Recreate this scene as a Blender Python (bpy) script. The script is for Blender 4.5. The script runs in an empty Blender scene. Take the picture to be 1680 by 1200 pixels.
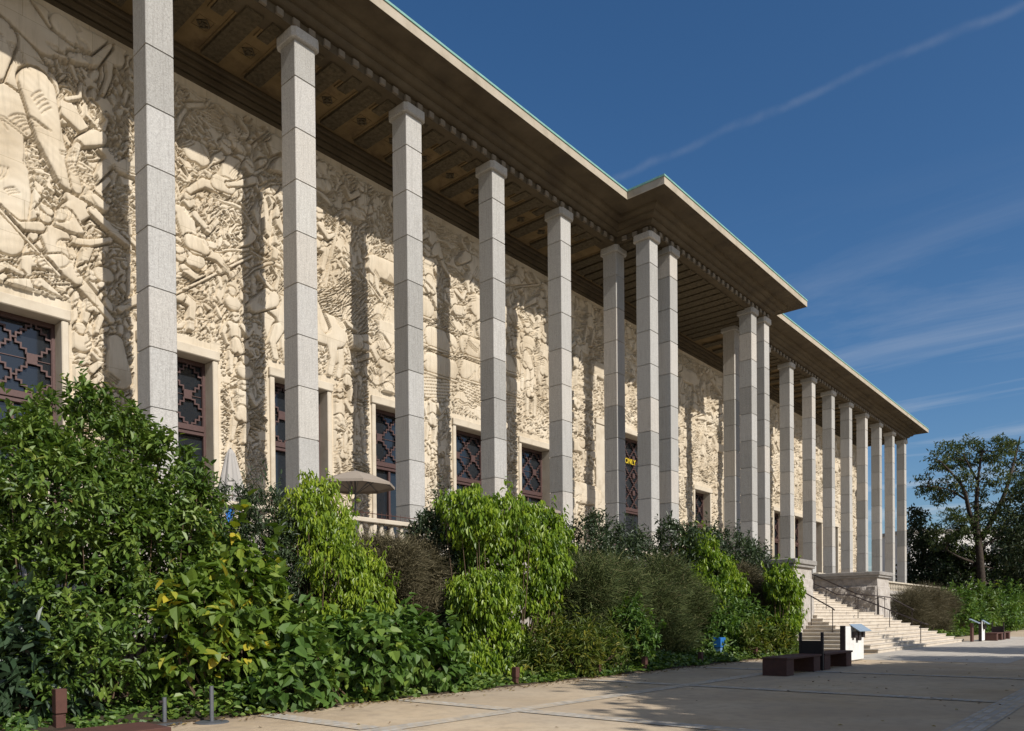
import bpy, bmesh, math, random
import numpy as np
from mathutils import Vector, Matrix

sc = bpy.context.scene
COL = sc.collection
R = math.radians

# ------------------------------------------------------------------ camera
cam_d = bpy.data.cameras.new("camera")
cam = bpy.data.objects.new("camera", cam_d)
COL.objects.link(cam)
YAW, PITCH, ROLL = 0.85, -0.0089, -0.0090
Fv = Vector((math.sin(YAW) * math.cos(PITCH), math.cos(YAW) * math.cos(PITCH), math.sin(PITCH)))
Rv = Vector((math.cos(YAW), -math.sin(YAW), 0))
Uv = Rv.cross(Fv)
R2 = Rv * math.cos(ROLL) + Uv * math.sin(ROLL)
U2 = -Rv * math.sin(ROLL) + Uv * math.cos(ROLL)
m = Matrix((R2, U2, -Fv)).transposed().to_4x4()
m.translation = Vector((-10.569, -23.031, 1.57))
cam.matrix_world = m
cam_d.sensor_width = 36
cam_d.lens = 36 * 1250.7 / 1680
cam_d.shift_x = (840 - 809.74) / 1680
cam_d.shift_y = (1029.37 - 600) / 1680
cam_d.clip_start = 0.1
cam_d.clip_end = 3000
sc.camera = cam

# ------------------------------------------------------------------ sun and sky
LDIR = Vector((0.085, 1.0, -0.75)).normalized()       # the way the sunlight travels
ELEV = math.asin(-LDIR.z)
TO_SUN = -LDIR
sun_d = bpy.data.lights.new("sun", 'SUN')
sun_d.energy = 5.0
sun_d.angle = R(0.53)
sun_d.color = (1.0, 0.955, 0.885)
sun = bpy.data.objects.new("sun", sun_d)
COL.objects.link(sun)
sun.rotation_mode = 'QUATERNION'
sun.rotation_quaternion = LDIR.to_track_quat('-Z', 'Y')
sun.location = (0, -40, 40)

world = bpy.data.worlds.new("World")
sc.world = world
world.use_nodes = True
wt = world.node_tree
wt.nodes.clear()
def wn(t, **k):
    n = wt.nodes.new(t)
    for a, b in k.items(): setattr(n, a, b)
    return n
sky = wn('ShaderNodeTexSky', sky_type='NISHITA')
sky.sun_disc = False
sky.sun_elevation = ELEV
sky.sun_rotation = math.atan2(TO_SUN.x, TO_SUN.y)
sky.altitude = 100
sky.air_density = 1.0
sky.dust_density = 1.2
sky.ozone_density = 4.0
tc = wn('ShaderNodeTexCoord')
def wmath(op, a, b=None, c=None):
    n = wn('ShaderNodeMath', operation=op)
    for i, v in enumerate((a, b, c)):
        if v is None: continue
        if isinstance(v, (int, float)): n.inputs[i].default_value = v
        else: wt.links.new(v, n.inputs[i])
    return n.outputs[0]
sep = wn('ShaderNodeSeparateXYZ'); wt.links.new(tc.outputs['Generated'], sep.inputs[0])
# high thin cirrus: noise on a plane far overhead, stretched into streaks
zc = wmath('MAXIMUM', sep.outputs[2], 0.03)
px = wmath('DIVIDE', sep.outputs[0], zc); py = wmath('DIVIDE', sep.outputs[1], zc)
cmb = wn('ShaderNodeCombineXYZ'); wt.links.new(px, cmb.inputs[0]); wt.links.new(py, cmb.inputs[1])
mp = wn('ShaderNodeMapping'); mp.inputs['Rotation'].default_value = (0, 0, R(38)); mp.inputs['Scale'].default_value = (1.5, 0.5, 1)
wt.links.new(cmb.outputs[0], mp.inputs[0])
nz = wn('ShaderNodeTexNoise'); nz.inputs['Scale'].default_value = 0.8; nz.inputs['Detail'].default_value = 9; nz.inputs['Roughness'].default_value = 0.62; nz.inputs['Distortion'].default_value = 0.6
wt.links.new(mp.outputs[0], nz.inputs['Vector'])
cr = wn('ShaderNodeValToRGB'); cr.color_ramp.elements[0].position = 0.50; cr.color_ramp.elements[1].position = 0.85
wt.links.new(nz.outputs['Fac'], cr.inputs[0])
low = wn('ShaderNodeMapRange'); wt.links.new(sep.outputs[2], low.inputs[0])
low.inputs[1].default_value = 0.46; low.inputs[2].default_value = 0.2; low.inputs[3].default_value = 0.0; low.inputs[4].default_value = 0.5
cir = wmath('MULTIPLY', cr.outputs[0], low.outputs[0])
# an old spreading vapour trail: a band along a great circle of the sky
TA = (Vector((0.9, 0.55, 0.0)))
def sky_dir(u, v):
    return (Fv + R2 * ((u - 809.74) / 1250.7) + U2 * ((1029.37 - v) / 1250.7)).normalized()
d1, d2 = sky_dir(1010, 292), sky_dir(1660, 12)
nrm = d1.cross(d2).normalized()
dp = wn('ShaderNodeVectorMath', operation='DOT_PRODUCT'); wt.links.new(tc.outputs['Generated'], dp.inputs[0]); dp.inputs[1].default_value = nrm
nz2 = wn('ShaderNodeTexNoise'); nz2.inputs['Scale'].default_value = 14; nz2.inputs['Detail'].default_value = 6
wt.links.new(tc.outputs['Generated'], nz2.inputs['Vector'])
wob = wmath('MULTIPLY_ADD', nz2.outputs['Fac'], 0.016, -0.008)
dist = wmath('ABSOLUTE', wmath('ADD', dp.outputs['Value'], wob))
band = wn('ShaderNodeMapRange', interpolation_type='SMOOTHSTEP'); wt.links.new(dist, band.inputs[0])
band.inputs[1].default_value = 0.0; band.inputs[2].default_value = 0.0065; band.inputs[3].default_value = 1.0; band.inputs[4].default_value = 0.0
nz3 = wn('ShaderNodeTexNoise'); nz3.inputs['Scale'].default_value = 34; nz3.inputs['Detail'].default_value = 5
wt.links.new(tc.outputs['Generated'], nz3.inputs['Vector'])
gap = wmath('MULTIPLY', wmath('SUBTRACT', nz3.outputs['Fac'], 0.28), 1.25)
tr = wmath('MULTIPLY', wmath('MULTIPLY', band.outputs[0], gap), 0.12)
# unseen whitish band added round the zenith to brighten and neutralise ground shade
zenith_fill = wn('ShaderNodeMapRange', interpolation_type='SMOOTHSTEP'); wt.links.new(sep.outputs[2], zenith_fill.inputs[0])
zenith_fill.inputs[1].default_value = 0.70; zenith_fill.inputs[2].default_value = 0.88; zenith_fill.inputs[3].default_value = 0.0; zenith_fill.inputs[4].default_value = 0.36
vl = wmath('MULTIPLY', zenith_fill.outputs[0], wmath('ADD', nz.outputs['Fac'], 0.25))
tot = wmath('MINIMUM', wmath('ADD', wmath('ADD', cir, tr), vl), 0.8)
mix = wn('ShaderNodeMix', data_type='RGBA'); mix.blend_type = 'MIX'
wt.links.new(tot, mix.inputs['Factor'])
hs = wn('ShaderNodeHueSaturation'); hs.inputs['Saturation'].default_value = 1.2; wt.links.new(sky.outputs[0], hs.inputs['Color'])
wt.links.new(hs.outputs[0], mix.inputs['A'])
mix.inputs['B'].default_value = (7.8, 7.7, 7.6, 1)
bg = wn('ShaderNodeBackground'); bg.inputs['Strength'].default_value = 0.1
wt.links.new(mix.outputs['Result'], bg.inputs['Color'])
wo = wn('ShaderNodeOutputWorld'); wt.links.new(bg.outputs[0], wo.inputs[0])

sc.view_settings.view_transform = 'Standard'
sc.view_settings.look = 'None'
sc.view_settings.exposure = 0.04
sc.view_settings.gamma = 1.0
sc.cycles.max_bounces = 8
sc.cycles.diffuse_bounces = 2
sc.cycles.transparent_max_bounces = 8

# ------------------------------------------------------------------ materials
class NT:
    def __init__(self, name):
        self.m = bpy.data.materials.new(name); self.m.use_nodes = True
        self.t = self.m.node_tree; self.t.nodes.clear()
        self.out = self.n('ShaderNodeOutputMaterial')
    def n(self, typ, inp=None, **k):
        nd = self.t.nodes.new(typ)
        for a, b in k.items(): setattr(nd, a, b)
        for a, b in (inp or {}).items(): self.set(nd.inputs[a], b)
        return nd
    def set(self, sock, v):
        if isinstance(v, bpy.types.NodeSocket): self.t.links.new(v, sock)
        elif isinstance(v, bpy.types.Node): self.t.links.new(v.outputs[0], sock)
        else: sock.default_value = v
    def math(self, op, a, b=0.0, c=0.0):
        nd = self.n('ShaderNodeMath', operation=op)
        for i, v in enumerate((a, b, c)): self.set(nd.inputs[i], v)
        return nd.outputs[0]
    def noise(self, vec, scale, detail=4, rough=0.55, dist=0):
        nd = self.n('ShaderNodeTexNoise', {'Scale': scale, 'Detail': detail, 'Roughness': rough, 'Distortion': dist})
        if vec is not None: self.set(nd.inputs['Vector'], vec)
        return nd.outputs['Fac']
    def ramp(self, fac, stops):
        nd = self.n('ShaderNodeValToRGB')
        el = nd.color_ramp.elements
        while len(el) < len(stops): el.new(0.5)
        for e, (p, c) in zip(el, stops):
            e.position = p; e.color = (*c, 1) if len(c) == 3 else c
        self.set(nd.inputs[0], fac)
        return nd.outputs[0]
    def mix(self, fac, a, b, mode='MIX'):
        nd = self.n('ShaderNodeMix', data_type='RGBA', blend_type=mode)
        self.set(nd.inputs['Factor'], fac)
        self.set(nd.inputs['A'], a if not isinstance(a, tuple) else (*a[:3], 1))
        self.set(nd.inputs['B'], b if not isinstance(b, tuple) else (*b[:3], 1))
        return nd.outputs['Result']
    def obj(self):
        return self.n('ShaderNodeTexCoord').outputs['Object']
    def bsdf(self, col, rough=0.8, bump=None, bstr=0.3, bdist=0.02, spec=0.3, metal=0.0):
        p = self.n('ShaderNodeBsdfPrincipled', {'Roughness': rough, 'Metallic': metal, 'Specular IOR Level': spec})
        self.set(p.inputs['Base Color'], col if not isinstance(col, tuple) else (*col[:3], 1))
        if bump is not None:
            b = self.n('ShaderNodeBump', {'Strength': bstr, 'Distance': bdist, 'Height': bump})
            self.t.links.new(b.outputs[0], p.inputs['Normal'])
        return p
    def done(self, shader):
        self.t.links.new(shader.outputs[0], self.out.inputs['Surface'])
        return self.m

def mat_column():
    a = NT('column_stone')
    v = a.obj()
    oi = a.n('ShaderNodeObjectInfo').outputs['Random']
    off = a.n('ShaderNodeVectorMath', {1: (0, 0, 0)}, operation='ADD'); a.set(off.inputs[0], v)
    cx = a.n('ShaderNodeCombineXYZ'); a.set(cx.inputs[0], a.math('MULTIPLY', oi, 91.0)); a.set(cx.inputs[1], a.math('MULTIPLY', oi, 37.0))
    a.set(off.inputs[1], cx)
    vv = off.outputs[0]
    sp = a.n('ShaderNodeSeparateXYZ'); a.set(sp.inputs[0], v)
    blk = a.math('FLOOR', a.math('DIVIDE', a.math('SUBTRACT', 20.904, sp.outputs[2]), 1.8237))
    wn_ = a.n('ShaderNodeTexWhiteNoise', noise_dimensions='2D')
    cb = a.n('ShaderNodeCombineXYZ'); a.set(cb.inputs[0], blk); a.set(cb.inputs[1], a.math('MULTIPLY', oi, 53.0)); a.set(wn_.inputs['Vector'], cb)
    fine = a.noise(vv, 26, 4, 0.8)
    mid = a.noise(vv, 6, 5, 0.6)
    st = a.n('ShaderNodeMapping', {'Scale': (9, 9, 0.35)}); a.set(st.inputs[0], vv)
    streak = a.noise(st.outputs[0], 2.2, 4, 0.6)
    c = a.ramp(fine, [(0.30, (0.20, 0.19, 0.175)), (0.44, (0.38, 0.37, 0.35)), (0.56, (0.45, 0.44, 0.415)), (0.70, (0.60, 0.59, 0.56))])
    c = a.mix(a.math('MULTIPLY', mid, 0.45), c, (0.36, 0.345, 0.32))
    c = a.mix(a.math('MULTIPLY', a.math('GREATER_THAN', streak, 0.56), 0.22), c, (0.21, 0.195, 0.175))
    tint = a.ramp(wn_.outputs['Value'], [(0, (0.74, 0.73, 0.71)), (0.35, (0.90, 0.89, 0.87)), (0.7, (1.02, 1.01, 1.0)), (0.85, (1.06, 1.0, 0.93)), (1, (1.1, 1.08, 1.04))])
    c = a.mix(1.0, c, tint, 'MULTIPLY')
    h = a.math('ADD', fine, a.math('MULTIPLY', mid, 1.5))
    return a.done(a.bsdf(c, 0.85, h, 0.35, 0.012, 0.2))

def mat_stone(name, cols, scale=3.0, bump=0.3, bd=0.02, fine=40, rough=0.85, stain=None):
    a = NT(name); v = a.obj()
    n1 = a.noise(v, scale, 6, 0.6); n2 = a.noise(v, fine, 3, 0.7)
    c = a.ramp(n1, [(0.28, cols[0]), (0.5, cols[1]), (0.75, cols[2])])
    c = a.mix(a.math('MULTIPLY', n2, 0.35), c, tuple(x * 0.72 for x in cols[0]))
    if stain:
        n3 = a.noise(v, stain[1], 5, 0.65, 0.5)
        c = a.mix(a.math('MULTIPLY', a.ramp(n3, [(0.5, (0, 0, 0)), (0.68, (1, 1, 1))]), stain[2]), c, stain[0])
    return a.done(a.bsdf(c, rough, a.math('ADD', n1, a.math('MULTIPLY', n2, 0.5)), bump, bd, 0.2))

def mat_relief():
    a = NT('relief_stone'); v = a.obj()
    n1 = a.noise(v, 0.55, 6, 0.6, 0.3); n2 = a.noise(v, 5, 5, 0.6); n3 = a.noise(v, 45, 3, 0.7)
    c = a.ramp(n1, [(0.3, (0.44, 0.36, 0.255)), (0.48, (0.575, 0.49, 0.37)), (0.7, (0.64, 0.565, 0.45))])
    c = a.mix(a.math('MULTIPLY', n2, 0.30), c, (0.55, 0.465, 0.345))
    # weather stains with runs down the wall
    st = a.n('ShaderNodeMapping', {'Scale': (2.2, 1, 0.22)}); a.set(st.inputs[0], v)
    run = a.noise(st.outputs[0], 2.0, 6, 0.7)
    c = a.mix(a.math('MULTIPLY', a.ramp(run, [(0.50, (0, 0, 0)), (0.70, (1, 1, 1))]), 0.5), c, (0.35, 0.295, 0.215))
    # course joints of the facing blocks
    br = a.n('ShaderNodeTexBrick', {'Scale': 1.0, 'Mortar Size': 0.007, 'Brick Width': 2.1, 'Row Height': 1.15, 'Color1': (1, 1, 1, 1), 'Color2': (0.93, 0.93, 0.93, 1), 'Mortar': (0.58, 0.55, 0.5, 1)})
    rot = a.n('ShaderNodeMapping', {'Rotation': (R(90), 0, 0)}); a.set(rot.inputs[0], v); a.set(br.inputs['Vector'], rot.outputs[0])
    c = a.mix(0.9, c, br.outputs['Color'], 'MULTIPLY')
    return a.done(a.bsdf(c, 0.9, a.math('ADD', a.math('MULTIPLY', n2, 1.2), a.math('MULTIPLY', n3, 0.5)), 0.3, 0.02, 0.15))

def mat_plain(name, col, rough=0.6, metal=0.0, var=0.18, scale=8, spec=0.4, bump=0.12):
    a = NT(name); v = a.obj()
    n1 = a.noise(v, scale, 5, 0.6)
    c = a.mix(n1, tuple(x * (1 - var) for x in col), tuple(min(1, x * (1 + var)) for x in col))
    return a.done(a.bsdf(c, rough, n1, bump, 0.01, spec, metal))

def mat_leaf(name, cols, rough=0.42, trans=0.3, spec=0.5, tcol=None):
    a = NT(name)
    r = a.n('ShaderNodeAttribute', attribute_name='rnd').outputs['Fac']
    c = a.ramp(r, cols)
    p = a.bsdf(c, rough, None, spec=spec)
    t = a.n('ShaderNodeBsdfTranslucent')
    tc_ = a.mix(1.0, c, tcol or (1.25, 1.35, 0.55), 'MULTIPLY')
    a.set(t.inputs['Color'], tc_)
    mx = a.n('ShaderNodeMixShader', {0: trans}); a.set(mx.inputs[1], p.outputs[0]); a.set(mx.inputs[2], t.outputs[0])
    return a.done(mx)

def mat_glass(name, col=(0.015, 0.018, 0.022)):
    a = NT(name)
    n1 = a.noise(a.obj(), 0.8, 2)
    return a.done(a.bsdf(col, 0.06, n1, 0.03, 0.02, 0.7))

M = {}
M['column'] = mat_column()
M['relief'] = mat_relief()
M['trim'] = mat_stone('trim_stone', [(0.44, 0.37, 0.275), (0.56, 0.49, 0.385), (0.61, 0.545, 0.44)], 1.3, 0.2, 0.015)
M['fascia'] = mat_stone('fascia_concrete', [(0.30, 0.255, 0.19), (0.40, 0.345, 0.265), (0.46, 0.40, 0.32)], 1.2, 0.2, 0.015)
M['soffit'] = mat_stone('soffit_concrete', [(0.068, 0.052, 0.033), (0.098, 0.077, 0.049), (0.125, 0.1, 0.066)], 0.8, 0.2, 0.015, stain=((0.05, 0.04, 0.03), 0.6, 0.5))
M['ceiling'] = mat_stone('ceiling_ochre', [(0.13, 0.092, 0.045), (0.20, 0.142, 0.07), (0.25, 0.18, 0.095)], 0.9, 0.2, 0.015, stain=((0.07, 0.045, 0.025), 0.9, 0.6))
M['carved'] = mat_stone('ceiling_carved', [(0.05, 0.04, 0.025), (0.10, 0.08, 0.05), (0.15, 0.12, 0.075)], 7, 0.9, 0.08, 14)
M['copper'] = mat_plain('verdigris_copper', (0.17, 0.33, 0.285), 0.7, 0.0, 0.45, 2.5)
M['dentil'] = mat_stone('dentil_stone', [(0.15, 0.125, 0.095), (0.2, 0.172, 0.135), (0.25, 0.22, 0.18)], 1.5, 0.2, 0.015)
M['bronze'] = mat_plain('brown_bronze', (0.088, 0.05, 0.044), 0.5, 0.2, 0.3, 12)
M['glass'] = mat_glass('window_glass')
M['granite'] = mat_stone('pedestal_granite', [(0.33, 0.29, 0.25), (0.43, 0.39, 0.345), (0.52, 0.48, 0.43)], 2.5, 0.6, 0.04)
M['rough'] = mat_stone('rough_carved_stone', [(0.20, 0.175, 0.155), (0.33, 0.295, 0.26), (0.44, 0.40, 0.36)], 2.2, 1.0, 0.12, 9)
M['coping'] = mat_stone('coping_stone', [(0.20, 0.185, 0.165), (0.28, 0.26, 0.235), (0.34, 0.32, 0.29)], 3, 0.4, 0.02)
M['step'] = mat_stone('step_stone', [(0.44, 0.375, 0.30), (0.56, 0.49, 0.40), (0.62, 0.555, 0.46)], 1.6, 0.25, 0.015)
M['corten'] = mat_plain('rusty_steel', (0.085, 0.036, 0.026), 0.75, 0.1, 0.4, 7)
M['darksteel'] = mat_plain('dark_steel', (0.035, 0.024, 0.022), 0.55, 0.3, 0.3, 9)
M['greysteel'] = mat_plain('grey_steel', (0.13, 0.135, 0.145), 0.5, 0.4, 0.2, 9)
M['whitestone'] = mat_stone('white_concrete', [(0.60, 0.585, 0.555), (0.70, 0.69, 0.66), (0.76, 0.75, 0.72)], 2.5, 0.15, 0.01)
M['blue'] = mat_plain('blue_plastic', (0.025, 0.14, 0.42), 0.4, 0, 0.15, 4)
M['taupe'] = mat_plain('taupe_canvas', (0.27, 0.225, 0.18), 0.9, 0, 0.12, 3)
M['greycanvas'] = mat_plain('grey_canvas', (0.36, 0.335, 0.305), 0.9, 0, 0.12, 3)
M['plate'] = mat_plain('blue_grey_plate', (0.28, 0.34, 0.40), 0.25, 0, 0.15, 4)
M['bark'] = mat_stone('bark', [(0.03, 0.022, 0.017), (0.06, 0.046, 0.036), (0.10, 0.08, 0.062)], 4, 0.8, 0.03)
M['twig'] = mat_plain('twig_brown', (0.10, 0.065, 0.038), 0.85, 0, 0.3, 20)
M['soil'] = mat_stone('bed_soil', [(0.035, 0.025, 0.017), (0.06, 0.045, 0.03), (0.10, 0.075, 0.05)], 5, 0.9, 0.05)

# ------------------------------------------------------------------ mesh tools
def tag(o, label=None, cat=None, group=None, kind=None):
    if label: o['label'] = label
    if cat: o['category'] = cat
    if group: o['group'] = group
    if kind: o['kind'] = kind
    return o

def empty(name, loc=(0, 0, 0), label=None, cat=None, group=None):
    o = bpy.data.objects.new(name, None); COL.objects.link(o)
    o.location = loc; o.empty_display_size = 0.2
    return tag(o, label, cat, group)

def np_mesh(name, verts, faces_flat, loop_tot, mats, parent=None, mat_idx=None, smooth=False, rnd=None):
    """verts (N,3); faces_flat flat vertex indices; loop_tot per-face sizes"""
    me = bpy.data.meshes.new(name)
    verts = np.asarray(verts, np.float32); faces_flat = np.asarray(faces_flat, np.int32); loop_tot = np.asarray(loop_tot, np.int32)
    me.vertices.add(len(verts)); me.vertices.foreach_set('co', verts.ravel())
    me.loops.add(len(faces_flat)); me.loops.foreach_set('vertex_index', faces_flat)
    me.polygons.add(len(loop_tot))
    starts = np.concatenate([[0], np.cumsum(loop_tot)[:-1]]).astype(np.int32)
    me.polygons.foreach_set('loop_start', starts); me.polygons.foreach_set('loop_total', loop_tot)
    if mat_idx is not None: me.polygons.foreach_set('material_index', np.asarray(mat_idx, np.int32))
    me.polygons.foreach_set('use_smooth', np.full(len(loop_tot), smooth, dtype=bool))
    if rnd is not None:
        at = me.attributes.new('rnd', 'FLOAT', 'FACE'); at.data.foreach_set('value', np.asarray(rnd, np.float32))
    me.update(calc_edges=True); me.validate()
    for mm in (mats if isinstance(mats, (list, tuple)) else [mats]): me.materials.append(mm)
    o = bpy.data.objects.new(name, me); COL.objects.link(o)
    if parent is not None: o.parent = parent
    return o

class MB:
    """collects boxes, tubes and prisms; build() links them as one mesh object"""
    def __init__(self): self.v = []; self.f = []; self.mi = []; self.cur = 0
    def add(self, verts, faces):
        b = len(self.v); self.v += [tuple(p) for p in verts]
        for f in faces: self.f.append([b + i for i in f]); self.mi.append(self.cur)
        return self
    def box(self, x0, x1, y0, y1, z0, z1):
        v = [(x0, y0, z0), (x1, y0, z0), (x1, y1, z0), (x0, y1, z0), (x0, y0, z1), (x1, y0, z1), (x1, y1, z1), (x0, y1, z1)]
        return self.add(v, [(0, 3, 2, 1), (4, 5, 6, 7), (0, 1, 5, 4), (1, 2, 6, 5), (2, 3, 7, 6), (3, 0, 4, 7)])
    def bbox(self, x0, x1, y0, y1, z0, z1, b=0.01):
        """box with chamfered edges"""
        xs, ys, zs = (x0, x1), (y0, y1), (z0, z1)
        b = min(b, (x1 - x0) * .45, (y1 - y0) * .45, (z1 - z0) * .45)
        bm = bmesh.new(); bmesh.ops.create_cube(bm, size=1)
        for p in bm.verts: p.co = Vector(((x0 + x1) / 2 + p.co.x * (x1 - x0), (y0 + y1) / 2 + p.co.y * (y1 - y0), (z0 + z1) / 2 + p.co.z * (z1 - z0)))
        bmesh.ops.bevel(bm, geom=bm.edges[:], offset=b, segments=1, affect='EDGES', profile=0.5)
        self.bm(bm); return self
    def bm(self, bm, mat=None):
        bm.verts.index_update()
        self.add([(mat @ p.co if mat else p.co) for p in bm.verts], [[p.index for p in f.verts] for f in bm.faces]); bm.free(); return self
    def tube(self, pts, rad, n=8, cap=True):
        pts = [Vector(p) for p in pts]
        rads = rad if isinstance(rad, (list, tuple)) else [rad] * len(pts)
        V = []; prev = None
        for i, p in enumerate(pts):
            t = (pts[min(i + 1, len(pts) - 1)] - pts[max(i - 1, 0)]).normalized()
            a = prev if prev is not None else (Vector((0, 0, 1)) if abs(t.z) < .9 else Vector((1, 0, 0)))
            u = (a - t * a.dot(t)).normalized(); w = t.cross(u); prev = u
            for k in range(n):
                an = 2 * math.pi * k / n
                V.append(p + (u * math.cos(an) + w * math.sin(an)) * rads[i])
        F = []
        for i in range(len(pts) - 1):
            for k in range(n):
                k2 = (k + 1) % n
                F.append((i * n + k, i * n + k2, (i + 1) * n + k2, (i + 1) * n + k))
        if cap: F.append(tuple(range(n))[::-1]); F.append(tuple((len(pts) - 1) * n + k for k in range(n)))
        return self.add(V, F)
    def lathe(self, prof, c=(0, 0, 0), n=16):
        V = []; F = []
        for r, z in prof:
            for k in range(n):
                a = 2 * math.pi * k / n; V.append((c[0] + r * math.cos(a), c[1] + r * math.sin(a), c[2] + z))
        for i in range(len(prof) - 1):
            for k in range(n):
                k2 = (k + 1) % n; F.append((i * n + k, i * n + k2, (i + 1) * n + k2, (i + 1) * n + k))
        F.append(tuple(range(n))[::-1]); F.append(tuple((len(prof) - 1) * n + k for k in range(n)))
        return self.add(V, F)
    def build(self, name, mats, parent=None, smooth=False):
        lt = [len(f) for f in self.f]; fl = [i for f in self.f for i in f]
        return np_mesh(name, np.array(self.v), fl, lt, mats, parent, self.mi, smooth)

def copy_obj(o, parent=None, loc=None):
    c = o.copy(); COL.objects.link(c)
    if parent is not None: c.parent = parent
    if loc is not None: c.location = loc
    return c
def kids(o): return [x for x in ALLKIDS.get(o.name, [])]
ALLKIDS = {}
def copy_tree(o, parent=None, loc=None):
    ch = [x for x in o.children]
    c = copy_obj(o, parent, loc)
    for k in ch: copy_tree(k, c)
    return c

# ------------------------------------------------------------------ ground
S, CW, WALL = 5.28, 0.866, 4.224           # bay width, pillar width, wall plane
FLOOR = 3.75                               # terrace level
YT = -5.2                                  # terrace edge
XL, XR = -21.4, 90.63

def mat_ground():
    a = NT('sandy_gravel'); v = a.obj()
    n1 = a.noise(v, 0.35, 6, 0.6, 0.4); n2 = a.noise(v, 3.2, 6, 0.65); n3 = a.noise(v, 70, 3, 0.75); n4 = a.noise(v, 14, 5, 0.7)
    c = a.ramp(n1, [(0.3, (0.46, 0.345, 0.215)), (0.5, (0.57, 0.445, 0.30)), (0.72, (0.61, 0.505, 0.365))])
    c = a.mix(a.math('MULTIPLY', n3, 0.4), c, (0.30, 0.235, 0.165))
    c = a.mix(a.math('MULTIPLY', a.ramp(n2, [(0.46, (0, 0, 0)), (0.68, (1, 1, 1))]), 0.65), c, (0.36, 0.285, 0.205))
    c = a.mix(a.math('MULTIPLY', a.math('GREATER_THAN', n4, 0.66), 0.35), c, (0.24, 0.185, 0.13))
    # dirt and leaf mould washed up against the bed
    sp = a.n('ShaderNodeSeparateXYZ'); a.set(sp.inputs[0], v)
    near = a.n('ShaderNodeMapRange', {1: -13.6, 2: -11.6, 3: 0.0, 4: 1.0}); a.set(near.inputs[0], sp.outputs[1])
    dirt = a.math('MULTIPLY', near.outputs[0], a.ramp(a.noise(v, 1.1, 6, 0.7, 0.6), [(0.36, (0, 0, 0)), (0.62, (1, 1, 1))]))
    c = a.mix(a.math('MULTIPLY', dirt, 0.62), c, (0.22, 0.165, 0.115))
    wear = a.ramp(a.noise(v, 0.16, 5, 0.6, 0.8), [(0.42, (0, 0, 0)), (0.62, (1, 1, 1))])
    c = a.mix(a.math('MULTIPLY', wear, 0.55), c, (0.36, 0.295, 0.225))
    return a.done(a.bsdf(c, 0.95, a.math('ADD', n3, a.math('MULTIPLY', n4, 2)), 0.4, 0.015, 0.1))
M['ground'] = mat_ground()
def mat_setts():
    a = NT('grey_setts'); v = a.obj()
    br = a.n('ShaderNodeTexBrick', {'Scale': 1.0, 'Mortar Size': 0.014, 'Brick Width': 0.17, 'Row Height': 0.115, 'Color1': (0.52, 0.49, 0.44, 1), 'Color2': (0.30, 0.29, 0.27, 1), 'Mortar': (0.42, 0.34, 0.24, 1), 'Bias': 0.1})
    a.set(br.inputs['Vector'], v)
    n2 = a.noise(v, 1.3, 5, 0.7); n3 = a.noise(v, 30, 3)
    c = a.mix(a.math('MULTIPLY', a.ramp(n2, [(0.45, (0, 0, 0)), (0.62, (1, 1, 1))]), 0.85), br.outputs['Color'], (0.50, 0.40, 0.28))
    return a.done(a.bsdf(c, 0.85, a.math('SUBTRACT', n3, br.outputs['Fac']), 0.4, 0.012, 0.2))
M['setts'] = mat_setts()
def mat_slabs():
    a = NT('pale_paving'); v = a.obj()
    br = a.n('ShaderNodeTexBrick', {'Scale': 1.0, 'Mortar Size': 0.012, 'Brick Width': 1.3, 'Row Height': 0.8, 'Color1': (0.52, 0.475, 0.41, 1), 'Color2': (0.44, 0.405, 0.355, 1), 'Mortar': (0.26, 0.22, 0.17, 1)})
    a.set(br.inputs['Vector'], v)
    n2 = a.noise(v, 0.7, 5, 0.7); n3 = a.noise(v, 40, 3)
    c = a.mix(a.math('MULTIPLY', n2, 0.5), br.outputs['Color'], (0.40, 0.35, 0.28))
    return a.done(a.bsdf(c, 0.85, n3, 0.2, 0.01, 0.2))
M['slabs'] = mat_slabs()

def sheet(name, x0, x1, y0, y1, z, mat, kind='structure', label=None):
    o = MB().add([(x0, y0, z), (x1, y0, z), (x1, y1, z), (x0, y1, z)], [(0, 1, 2, 3)]).build(name, mat)
    return tag(o, label, None, None, kind)
sheet('ground', -900, 1600, -900, 1600, 0.0, M['ground'])
sheet('stone_paving', 19.5, 58.0, -19.2, -13.78, 0.004, M['slabs'])
k = MB()
for (x0, x1, y0, y1) in ((-30, 19.45, -14.75, -14.35), (-30, 60, -21.2, -20.75)): k.add([(x0, y0, .008), (x1, y0, .008), (x1, y1, .008), (x0, y1, .008)], [(0, 1, 2, 3)])
tag(k.build('sett_band', M['setts']), kind='structure')
k = MB()
for x in (-3.4, -0.35, 5.9, 12.2):
    for (a_, b_) in ((-14.34, -11.6), (-20.74, -14.76)):
        k.add([(x - .2, a_, .012), (x + .2, a_, .012), (x + .2, b_, .012), (x - .2, b_, .012)], [(0, 1, 2, 3)])
tag(k.build('sett_cross_band', M['setts']), kind='structure')

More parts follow.
